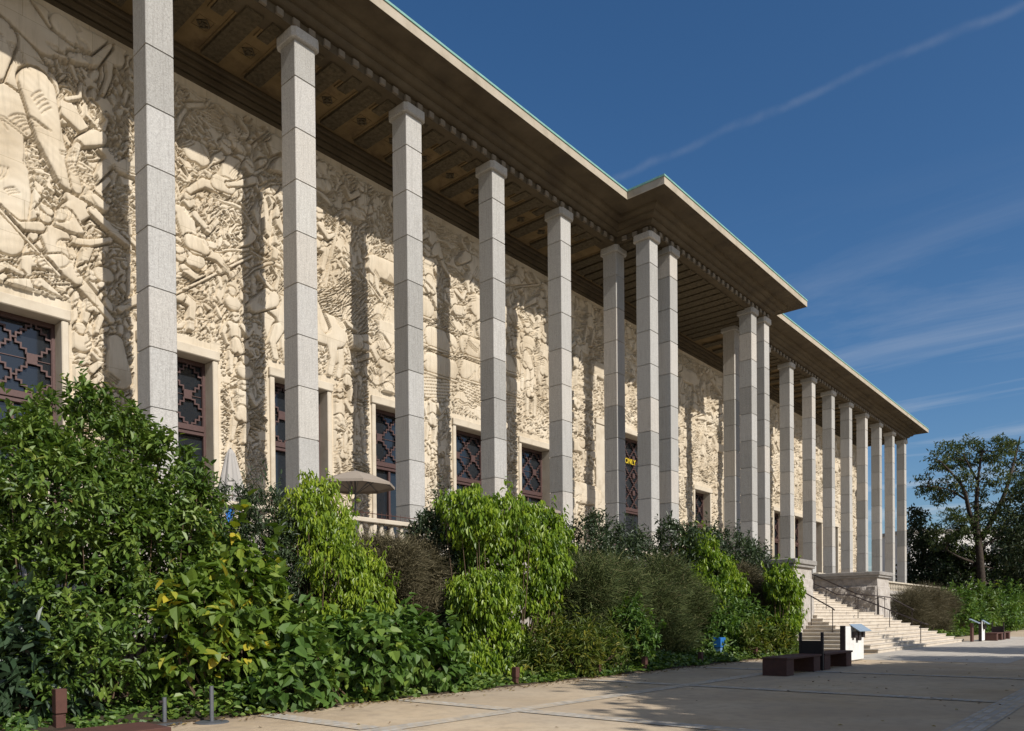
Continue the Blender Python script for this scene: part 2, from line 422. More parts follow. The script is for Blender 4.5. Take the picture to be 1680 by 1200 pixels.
# planting bed sloping up to the terrace wall, with a low kerb
def bed(x0, x1, ya=-11.35):
    xs = np.linspace(x0, x1, int((x1 - x0) / .5) + 2); ys = np.linspace(ya, YT - .02, 12)
    rg = np.random.default_rng(4)
    V = []
    for j, y in enumerate(ys):
        for x in xs:
            t = (y - ya) / (YT - ya); V.append((x, y, .03 + 1.2 * t ** 1.3 + rg.normal() * .04 * (0 < j)))
    n = len(xs); Fc = [(j * n + i, j * n + i + 1, (j + 1) * n + i + 1, (j + 1) * n + i) for j in range(len(ys) - 1) for i in range(n - 1)]
    o = MB().add(V, Fc).build('planting_bed', M['soil'], smooth=True)
    return tag(o, kind='structure')
bed(-30, 25.0); bed(44.4, 120)
k = MB(); k.bbox(-30, 25.0, -11.42, -11.35, -.05, .035, .01); k.bbox(44.4, 120, -11.42, -11.35, -.05, .035, .01)
tag(k.build('bed_edging', M['soil']), kind='structure')

# ------------------------------------------------------------------ the building
bld = empty('museum_building', (34.62, 0, 0), 'long pale stone museum with a carved relief wall behind a row of tall square pillars', 'building')
OFF = Vector((34.62, 0, 0))
def part(mb_or_obj, name=None, mat=None, parent=None, smooth=False):
    o = mb_or_obj.build(name, mat, None, smooth) if isinstance(mb_or_obj, MB) else mb_or_obj
    p = parent or bld
    o.parent = p
    if p is bld: o.location = Vector(o.location) - OFF
    return o

# pillars: stacked blocks with recessed joints, chamfered arrises
def pillar_mesh():
    zs = []
    z = FLOOR
    joints = sorted(20.904 - 1.8237 * i for i in range(0, 10) if 20.904 - 1.8237 * i > FLOOR + .3)
    w, g, gd, c = CW, 0.04, 0.03, 0.022
    rings = [(FLOOR, 0)]
    for jz in joints: rings += [(jz - g / 2 - .006, 0), (jz - g / 2, gd), (jz + g / 2, gd), (jz + g / 2 + .006, 0)]
    rings.append((22.2, 0))
    b = MB(); V = []; Fc = []
    for zz, ins in rings:
        a0, a1 = ins, w - ins
        V += [(a0 + c, a0, zz), (a1 - c, a0, zz), (a1, a0 + c, zz), (a1, a1 - c, zz), (a1 - c, a1, zz), (a0 + c, a1, zz), (a0, a1 - c, zz), (a0, a0 + c, zz)]
    for i in range(len(rings) - 1):
        for q in range(8):
            q2 = (q + 1) % 8; Fc.append((i * 8 + q, i * 8 + q2, (i + 1) * 8 + q2, (i + 1) * 8 + q))
    return b.add(V, Fc)
def cap_mesh():
    b = MB(); o = .15; c = .13; w = CW
    def ring(o, z, c): a0, a1 = -o, w + o; return [(a0 + c, a0, z), (a1 - c, a0, z), (a1, a0 + c, z), (a1, a1 - c, z), (a1 - c, a1, z), (a0 + c, a1, z), (a0, a1 - c, z), (a0, a0 + c, z)]
    rs = [ring(-.03, 22.14, .02), ring(-.03, 22.2, .02), ring(o - .03, 22.2, c), ring(o, 22.23, c), ring(o, 22.545, c)]
    V = sum(rs, []); Fc = [(i * 8 + q, i * 8 + (q + 1) % 8, (i + 1) * 8 + (q + 1) % 8, (i + 1) * 8 + q) for i in range(len(rs) - 1) for q in range(8)]
    Fc.append(tuple(len(V) - 8 + q for q in range(8)))
    return b.add(V, Fc)
pil0 = pillar_mesh().build('pillar', M['column']); cap0 = cap_mesh().build('capital', M['column'])
pil0.parent = bld; cap0.parent = pil0
spots = [({5: 26.33, 8: 42.03}.get(j, j * S), 0) for j in range(-2, 18) if j not in (0, 6, 7)]
spots += [(26.29, -2.16), (28.54, -2.16), (39.85, -2.16), (42.07, -2.16), (17 * S, S), (17 * S, 2 * S)]
pil0.location = Vector((0, 0, 0)) - OFF
for (x, y) in spots:
    copy_tree(pil0, bld, Vector((x, y, 0)) - OFF)

# cornice and roof: one section swept along the plan outline
OUT = [(XL, 24), (XL, 0), (26.29, 0), (26.29, -2.16), (42.94, -2.16), (42.94, 0), (XR, 0), (XR, 24)]
def offset_path(d):
    P = [Vector(p) for p in OUT]; N = []
    for a, b in zip(P[:-1], P[1:]):
        t = (b - a).normalized(); N.append(Vector((t.y, -t.x)))
    res = [P[0] + N[0] * d]
    for i in range(1, len(P) - 1): res.append(P[i] + (N[i - 1] + N[i]) * d)
    res.append(P[-1] + N[-1] * d)
    return res
def sweep(prof):
    b = MB(); V = []; n = len(OUT)
    for d, z in prof:
        for p in offset_path(d): V.append((p.x, p.y, z))
    Fc = [(i * n + q, i * n + q + 1, (i + 1) * n + q + 1, (i + 1) * n + q) for i in range(len(prof) - 1) for q in range(n - 1)]
    return b.add(V, Fc)
def nose(d0, z0, d1, z1, n=5):
    """rounded step from (d0,z0) out to (d1,z1)"""
    return [(d0 + (d1 - d0) * math.sin(t), z0 + (z1 - z0) * (1 - math.cos(t))) for t in [math.pi / 2 * i / n for i in range(n + 1)]]
prof = [(-CW - .02, 22.55), (0.03, 22.55), (0.03, 22.86)]
d, z = 0.03, 22.86
for kk in range(3):
    prof += nose(d + .05, z, d + .31, z + .2); prof += [(d + .31, z + .21)]
    d += .31; z += .21
prof += [(d + .02, 23.53), (1.95, 23.55)]
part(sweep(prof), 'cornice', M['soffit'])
fas = part(sweep([(1.945, 23.55), (1.96, 23.555), (1.96, 23.94)]), 'fascia', M['fascia'])
cop = part(sweep([(1.93, 23.94), (2.0, 23.94), (2.0, 23.99), (1.97, 23.99), (1.97, 24.06), (1.9, 24.08)]), 'copper_flashing', M['copper'])
rp = offset_path(1.9)
part(MB().add([(p.x, p.y, 24.08) for p in rp], [tuple(range(len(rp)))]), 'roof', M['copper'])
# dentil blocks along the architrave
dn = MB()
def dentils(p0, p1):
    p0, p1 = Vector(p0), Vector(p1); L = (p1 - p0).length; t = (p1 - p0) / L; nn = Vector((t.y, -t.x)); q = .33
    while q < L - .2:
        c_ = p0 + t * q; a, b_ = c_ - t * .14 + nn * .03, c_ + t * .14 + nn * .15
        dn.bbox(min(a.x, b_.x), max(a.x, b_.x), min(a.y, b_.y), max(a.y, b_.y), 22.56, 22.80, .015); q += .66
dentils((-12, 0), (-3.6, 0)); dentils((26.29, -.3), (26.29, -2.16)); dentils((63.0, 0), (XR, 0))
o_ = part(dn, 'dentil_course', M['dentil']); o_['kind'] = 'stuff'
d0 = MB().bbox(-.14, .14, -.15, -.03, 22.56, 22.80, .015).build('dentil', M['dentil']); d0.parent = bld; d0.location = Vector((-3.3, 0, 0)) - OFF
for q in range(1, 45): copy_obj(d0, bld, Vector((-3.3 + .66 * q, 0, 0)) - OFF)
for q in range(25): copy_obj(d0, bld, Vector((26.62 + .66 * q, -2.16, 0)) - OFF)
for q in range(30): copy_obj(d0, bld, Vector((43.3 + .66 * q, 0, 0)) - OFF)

# colonnade ceiling: ochre fields, carved bands, recessed boxes, lozenge bosses
ce = MB()
ce.box(XL, 26.29, -.02, WALL + .3, 22.62, 23.0); ce.box(26.292, 42.938, -2.17, WALL + .3, 22.62, 23.0); ce.box(42.94, XR, -.02, WALL + .3, 22.62, 23.0)
def ring_frame(b, cx, cy, rx, ry, t, z0, z1, rot=False):
    P = [(-1, -1), (1, -1), (1, 1), (-1, 1)] if not rot else [(0, -1.3), (1.3, 0), (0, 1.3), (-1.3, 0)]
    o = [(cx + p[0] * rx, cy + p[1] * ry) for p in P]; i = [(cx + p[0] * (rx - t), cy + p[1] * (ry - t)) for p in P]
    V = [(x, y, z1) for x, y in o] + [(x, y, z1) for x, y in i] + [(x, y, z0) for x, y in o] + [(x, y, z0) for x, y in i]
    Fc = []
    for q in range(4):
        q2 = (q + 1) % 4
        Fc += [(8 + q, 8 + q2, 12 + q2, 12 + q), (q, q2, 8 + q2, 8 + q), (4 + q2, 4 + q, 12 + q, 12 + q2)]
    b.add(V, Fc)
def ceil_bay(x0, x1, ya, pitch, first):
    x = first
    while x < x1:
        if x - .36 > x0 - .4:
            ce.cur = 1; ce.box(max(x0, x - .34), min(x1, x + .34), ya + .25, WALL - .75, 22.46, 22.64)
            ce.cur = 0
            ce.box(max(x0, x - .42), max(x0, x - .345), ya + .25, WALL - .75, 22.575, 22.63); ce.box(min(x1, x + .345), min(x1, x + .42), ya + .25, WALL - .75, 22.575, 22.63)
        xm = x + pitch / 2
        if xm < x1 - .3 and pitch > 1.5:
            ce.cur = 1; ce.box(xm - .22, xm + .22, ya + .25, ya + 1.25, 22.5, 22.64)
            ce.cur = 0; ring_frame(ce, xm, ya + .75, .3, .58, .075, 22.555, 22.63)
            ce.cur = 1; ring_frame(ce, xm, 2.26, .2, .2, .05, 22.57, 22.63, True); ce.box(xm - .085, xm + .085, 2.175, 2.345, 22.56, 22.63)
            ce.cur = 0; ring_frame(ce, xm, 2.26, .3, .3, .03, 22.6, 22.63)
        x += pitch
ceil_bay(-12.0, 26.2, .1, S / 3, .433 - 2 * S); ceil_bay(26.4, 42.8, -2.0, S / 6, .433 + 5 * S); ceil_bay(43.1, XR - .1, .1, S / 3, .433 + 8 * S + S / 3)
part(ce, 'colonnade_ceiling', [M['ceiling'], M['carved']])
mo = MB()
for (dd, z0, z1) in ((.10, 21.75, 21.95), (.2, 21.95, 22.2), (.32, 22.2, 22.42), (.46, 22.42, 22.618)):
    mo.bbox(XL + 4.2, 85.95, WALL - dd, WALL + .05, z0, z1 - .002, .03)
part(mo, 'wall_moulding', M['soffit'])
# body of the building behind the relief
bo = MB(); bo.box(XL + 4.8, 85.7, WALL + 1.4, 23.5, FLOOR - 1, 23.3); bo.box(85.0, 85.72, WALL + .06, WALL + 1.4, FLOOR - 1, 22.6); bo.box(XL + 4.8, -12.05, WALL + .02, WALL + 1.4, FLOOR - 1, 22.6)
part(bo, 'wall', M['trim'])

# windows: opening, stone surround, bronze frame, stepped lozenge grille, glass
WIN_T, TRANS = 11.52, 8.95
WHW = 1.30                               # half width of the opening
def win_bays():
    near = [(j + .5) * S + .3 for j in (-2, -1, 0, 1, 2, 3, 4)]
    door = [34.62]
    far = [(j + .5) * S + .3 for j in range(8, 16)]
    return near, door, far
NEARW, DOORW, FARW = win_bays()
def surround(hw, zt, t=.22, pr=.22):
    b = MB()
    b.bbox(-hw - t, -hw, WALL - pr, WALL + .75, FLOOR, zt, .03); b.bbox(hw, hw + t, WALL - pr, WALL + .75, FLOOR, zt, .03)
    b.bbox(-hw - t - .05, hw + t + .05, WALL - pr - .07, WALL + .75, zt + .002, zt + .36, .03)
    return b
def frame(hw, zt, tr):
    b = MB(); y0, y1 = WALL + .38, WALL + .52; t = .1
    b.bbox(-hw, -hw + t, y0, y1, FLOOR, zt, .008); b.bbox(hw - t, hw, y0, y1, FLOOR, zt, .008); b.bbox(-hw + t, hw - t, y0, y1, zt - .16, zt, .008)
    b.bbox(-hw + t, hw - t, y0 - .1, y1, tr - .1, tr + .12, .012); b.bbox(-hw + t, hw - t, y0 - .05, y1, tr - .24, tr - .11, .01)
    b.bbox(-.06, .06, y0 + .01, y1, FLOOR, tr - .245, .008); b.bbox(-hw + t, hw - t, y0 + .02, y1, FLOOR, FLOOR + .3, .008)
    b.bbox(-hw + t, -.065, y0 + .03, y1, FLOOR + 2.6, FLOOR + 2.68, .006); b.bbox(.065, hw - t, y0 + .03, y1, FLOOR + 2.6, FLOOR + 2.68, .006)
    return b
def grille(hw, z0, z1, st=.135, t=.055):
    """stepped lozenges: two families of staircase bars, with square bosses in the lozenge centres"""
    b = MB(); x0, x1 = -hw + .1, hw - .1; D = (x1 - x0) / max(1, round((x1 - x0) / 1.15)); zc = (z0 + z1) / 2
    k_ = max(3, int(round(D / 2 / st))); s_ = D / 2 / k_
    def bx_(xa, xb, za, zb, y):
        xa, xb, za, zb = max(xa, x0), min(xb, x1), max(za, z0), min(zb, z1)
        if xb - xa > .012 and zb - za > .012: b.box(xa, xb, y, y + .06, za, zb)
    n = int((x1 - x0 + z1 - z0) / s_) + 4
    for fam in (1, -1):
        y = WALL + (.40 if fam > 0 else .425)
        for m in range(-12, 13):
            xs_ = m * D + (0 if fam > 0 else D)
            for q in range(-n, n):
                xa = xs_ + q * s_; za = zc - D / 2 + fam * q * s_
                if xa > x1 + s_ or xa < x0 - s_ or za > z1 + s_ or za < z0 - s_: continue
                bx_(xa - t / 2, xa + s_ + t / 2, za - t / 2, za + t / 2, y)
                if fam > 0: bx_(xa + s_ - t / 2, xa + s_ + t / 2, za + t / 2, za + s_ - t / 2, y)
                else: bx_(xa + s_ - t / 2, xa + s_ + t / 2, za - s_ + t / 2, za - t / 2, y)
    nx = int(round((x1 - x0) / D)); j = 0
    for i in range(nx):
        xm = x0 + D * (i + .5)
        for j in range(-4, 5):
            zm = zc + j * D
            if z0 + .2 < zm < z1 - .2:
                b.box(xm - .15, xm + .15, WALL + .39, WALL + .46, zm - .17, zm + .17)
    for j in range(-4, 5):
        zm = zc + j * D
        if z0 + .2 < zm < z1 - .2: b.box(-hw + .06, hw - .06, WALL + .495, WALL + .51, zm - .012, zm + .012); 
    b.box(-hw + .05, -hw + .115, WALL + .41, WALL + .52, z0, z1); b.box(hw - .115, hw - .05, WALL + .41, WALL + .52, z0, z1)
    return b
def make_window(hw, zt, tr, t=.22, pr=.22):
    w = frame(hw, zt, tr).build('window', M['bronze'])
    su = surround(hw, zt, t, pr).build('stone_surround', M['trim']); su.parent = w
    g = grille(hw, tr + .12, zt - .16).build('grille', M['bronze']); g.parent = w
    p = MB().box(-hw + .05, hw - .05, WALL + .53, WALL + .55, FLOOR, zt - .05).build('pane', M['glass']); p.parent = w
    w.parent = bld
    return w
w0 = make_window(WHW, WIN_T, TRANS); w0.location = Vector((NEARW[0], 0, 0)) - OFF
for x in NEARW[1:] + FARW: copy_tree(w0, bld, Vector((x, 0, 0)) - OFF)
dw0 = make_window(3.1, 14.0, 9.1, 1.4, .3); dw0.location = Vector((DOORW[0], 0, 0)) - OFF; dw0.name = 'entrance_door'
for x in DOORW[1:]: copy_tree(dw0, bld, Vector((x, 0, 0)) - OFF)

# ------------------------------------------------------------------ the carved relief wall (a height field cut in stone)
class Relief:
    def __init__(self, x0, x1, z0, z1, dx, dz):
        self.xs = np.linspace(x0, x1, int((x1 - x0) / dx) + 1); self.zs = np.linspace(z0, z1, int((z1 - z0) / dz) + 1)
        self.dx = self.xs[1] - self.xs[0]; self.dz = self.zs[1] - self.zs[0]
        self.H = np.zeros((len(self.zs), len(self.xs)), np.float32)
        self.X, self.Z = np.meshgrid(self.xs, self.zs)
    def win(self, x0, x1, z0, z1):
        i0 = max(0, int((x0 - self.xs[0]) / self.dx)); i1 = min(len(self.xs), int((x1 - self.xs[0]) / self.dx) + 2)
        j0 = max(0, int((z0 - self.zs[0]) / self.dz)); j1 = min(len(self.zs), int((z1 - self.zs[0]) / self.dz) + 2)
        if i1 <= i0 or j1 <= j0: return None
        return slice(j0, j1), slice(i0, i1)
    # distance from a tapered capsule, normalised by its radius
    @staticmethod
    def cap(X, Z, a, b, ra, rb):
        ax, az = a; bx, bz = b; dx, dz = bx - ax, bz - az
        L2 = dx * dx + dz * dz + 1e-9
        t = np.clip(((X - ax) * dx + (Z - az) * dz) / L2, 0, 1)
        r = ra + (rb - ra) * t
        d = np.hypot(X - ax - dx * t, Z - az - dz * t)
        return d, r
    def solid(self, caps, base=.05, amp=.5, carve=.062, low=0.0, lines=None, cut=None):
        """one figure made of tapered limbs (a,b,ra,rb[,lift]); rises with a round section and a sharp cut outline"""
        pad = .1
        xs = [c[0][0] for c in caps] + [c[1][0] for c in caps]; zs = [c[0][1] for c in caps] + [c[1][1] for c in caps]
        rm = max(max(c[2], c[3]) for c in caps) + pad
        s = self.win(min(xs) - rm, max(xs) + rm, min(zs) - rm, max(zs) + rm)
        if s is None: return
        X, Z, H = self.X[s], self.Z[s], self.H[s]
        best = np.full(X.shape, -1., np.float32); sd = np.full(X.shape, 9., np.float32)
        for c in caps:
            d, r = self.cap(X, Z, *c[:4])
            lift = c[4] if len(c) > 4 else 0
            q = np.clip(1 - (d / r) ** 4.0, 0, None)
            h = np.where(d < r, base + lift + amp * np.sqrt(q) * np.minimum(r, .17 + .12 * np.clip(r - .17, 0, 1)), -1)
            best = np.maximum(best, h); sd = np.minimum(sd, d - r)
        if lines is not None:
            best = np.where(best > 0, best + lines(X, Z), best)
        ring = (sd > 0) & (sd < carve)
        H[ring] = np.minimum(H[ring], low)
        ins = sd <= 0
        H[ins] = best[ins] if cut is None else np.maximum(best[ins], H[ins] * cut)
    def leaf(self, x, z, a, L, W, base, amp, tilt):
        s = self.win(x - L, x + L, z - L, z + L)
        if s is None: return
        X, Z, H = self.X[s] - x, self.Z[s] - z, self.H[s]
        ca, sa = math.cos(a), math.sin(a)
        u = (X * ca + Z * sa) / L; v = (-X * sa + Z * ca) / W
        w = np.clip(1 - (2 * u - 1) ** 2, 0, None)
        q = np.abs(v) / (np.sqrt(w) * .5 + 1e-6)
        ins = (u > 0) & (u < 1) & (q < 1)
        h = base + amp * (1 - q ** 2) * .6 + tilt * u - .03 * (np.abs(v) < .07)
        ring = (u > -.05) & (u < 1.1) & (q >= 1) & (q < 1.85)
        H[ring] = np.minimum(H[ring], 0.0)
        H[ins] = h[ins]
    def ball(self, x, z, r, base, amp=.9):
        s = self.win(x - 1.5 * r, x + 1.5 * r, z - 1.5 * r, z + 1.5 * r)
        if s is None: return
        X, Z, H = self.X[s] - x, self.Z[s] - z, self.H[s]; d = np.hypot(X, Z)
        H[(d >= r) & (d < 1.35 * r)] = 0.0
        ins = d < r; H[ins] = (base + amp * np.sqrt(np.clip(r * r - d * d, 0, None)))[ins]
    def groove(self, pts, w, depth):
        xs = [p[0] for p in pts]; zs = [p[1] for p in pts]
        s = self.win(min(xs) - w, max(xs) + w, min(zs) - w, max(zs) + w)
        if s is None: return
        X, Z, H = self.X[s], self.Z[s], self.H[s]; best = np.full(X.shape, 9., np.float32)
        for a, b in zip(pts[:-1], pts[1:]): best = np.minimum(best, self.cap(X, Z, a, b, w, w)[0])
        H -= depth * np.clip(1 - best / w, 0, 1) * (H > .09)
    def region(self, x0, x1, z0, z1, fn, mask=None):
        s = self.win(x0, x1, z0, z1)
        if s is None: return
        X, Z = self.X[s], self.Z[s]; h = fn(X, Z)
        mk = np.ones(X.shape, bool) if mask is None else mask(X, Z)
        self.H[s][mk] = h[mk]
    def mesh(self, name, holes):
        nz, nx = self.H.shape
        H = self.H
        V = np.stack([self.X.ravel(), (WALL - H).ravel(), self.Z.ravel()], 1)
        j, i = np.meshgrid(np.arange(nz - 1), np.arange(nx - 1), indexing='ij')
        cxm = (self.xs[i] + self.xs[i + 1]) / 2; czm = (self.zs[j] + self.zs[j + 1]) / 2
        keep = np.ones(cxm.shape, bool)
        for (x0, x1, zt) in holes: keep &= ~((cxm > x0) & (cxm < x1) & (czm < zt))
        j, i = j[keep], i[keep]
        q = np.stack([j * nx + i, j * nx + i + 1, (j + 1) * nx + i + 1, (j + 1) * nx + i], 1)
        used = np.zeros(len(V), bool); used[q.ravel()] = True
        mp_ = np.cumsum(used) - 1
        o = np_mesh(name, V[used], mp_[q].ravel(), np.full(len(q), 4), M['relief'], None, None, True)
        return o

# body proportions, 1 unit = standing height
def human(kind, rng):
    P = dict(hip=(0, .50), chest=(0.0, .72), neck=(0, .82), head=(.01, .90))
    poses = {
        'stand': dict(la=[(-.12, .79), (-.20, .62), (-.14, .47)], ra=[(.12, .79), (.22, .66), (.30, .78)], ll=[(-.06, .48), (-.09, .26), (-.10, .02)], rl=[(.07, .48), (.12, .27), (.10, .03)]),
        'carry': dict(la=[(-.12, .79), (-.22, .92), (-.08, 1.06)], ra=[(.12, .79), (.24, .93), (.08, 1.07)], ll=[(-.06, .48), (-.07, .25), (-.12, .02)], rl=[(.07, .48), (.14, .27), (.08, .03)]),
        'lunge': dict(chest=(.10, .70), neck=(.15, .79), head=(.20, .87), la=[(.0, .76), (-.20, .82), (-.38, .95)], ra=[(.22, .74), (.38, .66), (.55, .74)], ll=[(-.06, .48), (-.28, .34), (-.50, .18)], rl=[(.08, .48), (.28, .38), (.24, .12)]),
        'kneel': dict(hip=(0, .30), chest=(.06, .52), neck=(.10, .62), head=(.14, .70), la=[(-.05, .58), (.06, .42), (.24, .44)], ra=[(.18, .57), (.32, .48), (.42, .58)], ll=[(-.06, .28), (.18, .22), (-.05, .06)], rl=[(.07, .28), (.34, .30), (.32, .04)]),
        'sit': dict(hip=(0, .22), chest=(-.06, .46), neck=(-.05, .56), head=(-.02, .65), la=[(-.16, .52), (-.22, .36), (-.05, .26)], ra=[(.05, .53), (.20, .42), (.30, .55)], ll=[(0, .2), (.26, .28), (.34, .03)], rl=[(.02, .17), (.30, .17), (.48, .03)]),
        'reach': dict(hip=(0, .46), chest=(.13, .62), neck=(.22, .69), head=(.29, .75), la=[(.10, .68), (.28, .82), (.40, 1.0)], ra=[(.24, .62), (.42, .50), (.58, .42)], ll=[(-.06, .44), (-.12, .24), (-.28, .06)], rl=[(.07, .44), (.20, .26), (.14, .03)]),
        'lie': dict(hip=(0, .14), chest=(-.26, .22), neck=(-.36, .30), head=(-.44, .36), la=[(-.30, .26), (-.46, .12), (-.58, .2)], ra=[(-.2, .26), (-.06, .36), (.10, .30)], ll=[(.04, .15), (.30, .26), (.52, .10)], rl=[(.02, .11), (.30, .12), (.58, .05)]),
    }
    P.update(poses[kind]); return P
def figure(rf, x, z, s, kind, flip=False, rot=0.0, rng=None, prop=None, lift=0.18):
    P = human(kind, rng); f = -1 if flip else 1; ca, sa = math.cos(rot), math.sin(rot)
    def T(p): return (x + s * (f * p[0] * ca - p[1] * sa), z + s * (f * p[0] * sa + p[1] * ca))
    C = []
    def limb(pts, r0, r1, r2, l=0):
        C.append((T(pts[0]), T(pts[1]), s * r0, s * r1, l)); C.append((T(pts[1]), T(pts[2]), s * r1, s * r2, l)); C.append((T(pts[2]), T(pts[2]), s * r2 * 1.25, s * r2 * 1.2, l))
    back = []
    C, back = back, C
    limb(P['ll'], .062, .046, .028, -.02); limb(P['la'], .042, .033, .022, -.02)
    rf.solid(C, .06 + lift)
    C = []
    C += [(T(P['hip']), T(P['chest']), s * .088, s * .105), (T(P['chest']), T(P['neck']), s * .105, s * .04)]
    sh = P['chest']; C.append((T((sh[0] - .09, sh[1] + .06)), T((sh[0] + .10, sh[1] + .05)), s * .05, s * .05))
    limb(P['rl'], .068, .048, .03, .02)
    rf.solid(C, .08 + lift)
    h = P['head']; C = [(T((h[0] - .012, h[1] - .02)), T((h[0] + .012, h[1] + .02)), s * .055, s * .06)]
    rf.solid(C, .12 + lift, carve=.04)
    rf.solid([(T((h[0] + .04, h[1] - .01)), T((h[0] + .062, h[1] - .02)), s * .018, s * .014)], .17 + lift, carve=.0)
    rf.solid([(T((h[0] - .03, h[1] + .045)), T((h[0] + .02, h[1] + .06)), s * .04, s * .03)], .15 + lift, carve=.02, lines=lambda X, Z: .02 * np.sin(X * 70))
    C = []; limb(P['ra'], .045, .034, .023, .03)
    rf.solid(C, .12 + lift, carve=.045)
    # loin cloth with folds
    hp = P['hip']; k1, k2 = P['ll'][1], P['rl'][1]
    rf.solid([(T(hp), T(((hp[0] + k1[0]) / 2, (hp[1] + k1[1]) / 2)), s * .085, s * .06), (T(hp), T(((hp[0] + k2[0]) / 2, (hp[1] + k2[1]) / 2)), s * .088, s * .065)], .11 + lift, amp=.6, carve=.03, lines=lambda X, Z: .011 * np.sin((X * 1.0 + .35 * Z) * 40))
    if prop == 'pot':
        a = T((0, 1.16)); rf.solid([(a, (a[0], a[1] + s * .06), s * .15, s * .10)], .12, amp=.9); rf.solid([(T((0, 1.30)), T((0, 1.33)), s * .055, s * .075)], .12)
    if prop == 'spear':
        a = P['ra'][2]; rf.solid([(T((a[0] - .55, a[1] - .35)), T((a[0] + .55, a[1] + .35)), s * .014, s * .014)], .2, carve=.04)
    if prop == 'basket':
        a = T((P['ra'][2][0] + .08, P['ra'][2][1] - .06)); rf.solid([(a, (a[0] + s * .08, a[1]), s * .12, s * .13)], .1, lines=lambda X, Z: .025 * np.sin(X * 60) * np.sin(Z * 60))
    if prop == 'staff':
        a = P['ra'][2]; rf.solid([(T((a[0], a[1] - .75)), T((a[0] + .05, a[1] + .35)), s * .013, s * .013)], .2, carve=.04)
def beast(rf, x, z, s, kind, flip=False, lift=.18):
    f = -1 if flip else 1
    def T(p): return (x + f * s * p[0], z + s * p[1])
    def seg(a, b, r0, r1, l=0): return (T(a), T(b), s * r0, s * r1, l)
    if kind == 'ox':
        rf.solid([seg((-.5, .45), (-.55, .2), .09, .06), seg((-.55, .2), (-.5, 0), .05, .045), seg((.38, .4), (.42, .18), .08, .05), seg((.42, .18), (.38, 0), .045, .045)], .04 + lift)
        rf.solid([seg((-.45, .62), (.3, .62), .22, .25), seg((.3, .66), (.58, .72), .22, .15), seg((-.38, .45), (-.4, .22), .1, .06), seg((-.4, .22), (-.34, 0), .055, .045), seg((.5, .4), (.6, .2), .08, .055), seg((.6, .2), (.55, 0), .05, .045)], .08 + lift)
        rf.solid([seg((.62, .78), (.88, .58), .13, .075)], .14 + lift)
        rf.solid([seg((.62, .9), (.8, 1.02), .03, .025), seg((.8, 1.02), (.82, 1.2), .025, .01), seg((.55, .92), (.5, 1.08), .03, .02), seg((.5, 1.08), (.62, 1.22), .02, .01)], .18 + lift, carve=.04)
        rf.solid([seg((-.66, .66), (-.74, .3), .025, .02)], .1)
    if kind == 'antelope':
        rf.solid([seg((-.42, .5), (-.5, .22), .07, .035), seg((-.5, .22), (-.4, 0), .03, .025), seg((.3, .48), (.46, .26), .055, .03), seg((.46, .26), (.4, .02), .028, .022)], .04 + lift)
        rf.solid([seg((-.4, .62), (.26, .6), .14, .15), seg((.26, .66), (.5, .95), .12, .07), seg((-.3, .5), (-.32, .25), .07, .035), seg((-.32, .25), (-.22, 0), .03, .025), seg((.2, .5), (.2, .25), .06, .03), seg((.2, .25), (.12, 0), .03, .025)], .08 + lift)
        rf.solid([seg((.5, .98), (.7, .88), .075, .04)], .14 + lift)
        rf.solid([seg((.47, 1.04), (.40, 1.3), .022, .016), seg((.40, 1.3), (.5, 1.5), .016, .008), seg((.53, 1.05), (.52, 1.32), .022, .016), seg((.52, 1.32), (.62, 1.5), .016, .008)], .16 + lift, carve=.035)
    if kind == 'elephant':
        rf.solid([seg((-.5, .4), (-.52, 0), .15, .13), seg((.3, .4), (.34, 0), .14, .12)], .04 + lift)
        rf.solid([seg((-.42, .72), (.28, .74), .34, .32), seg((-.3, .4), (-.3, 0), .16, .14), seg((.14, .4), (.12, 0), .15, .13)], .10 + lift, amp=1.0)
        rf.solid([seg((.50, .92), (.66, .80), .25, .19)], .18 + lift, amp=1.0)
        rf.solid([seg((.70, .74), (.86, .45), .12, .09), seg((.86, .45), (.84, .18), .09, .07), seg((.84, .18), (1.02, .06), .07, .06), seg((1.02, .06), (1.18, .2), .06, .045), seg((1.18, .2), (1.16, .36), .045, .04)], .22 + lift, lines=lambda X, Z: .015 * np.sin(Z * 40))
        rf.solid([seg((.36, .95), (.30, .62), .2, .1)], .27 + lift, amp=.35)
        rf.solid([seg((.74, .62), (.98, .58), .035, .03), seg((.98, .58), (1.14, .74), .03, .012)], .26 + lift, carve=.05)
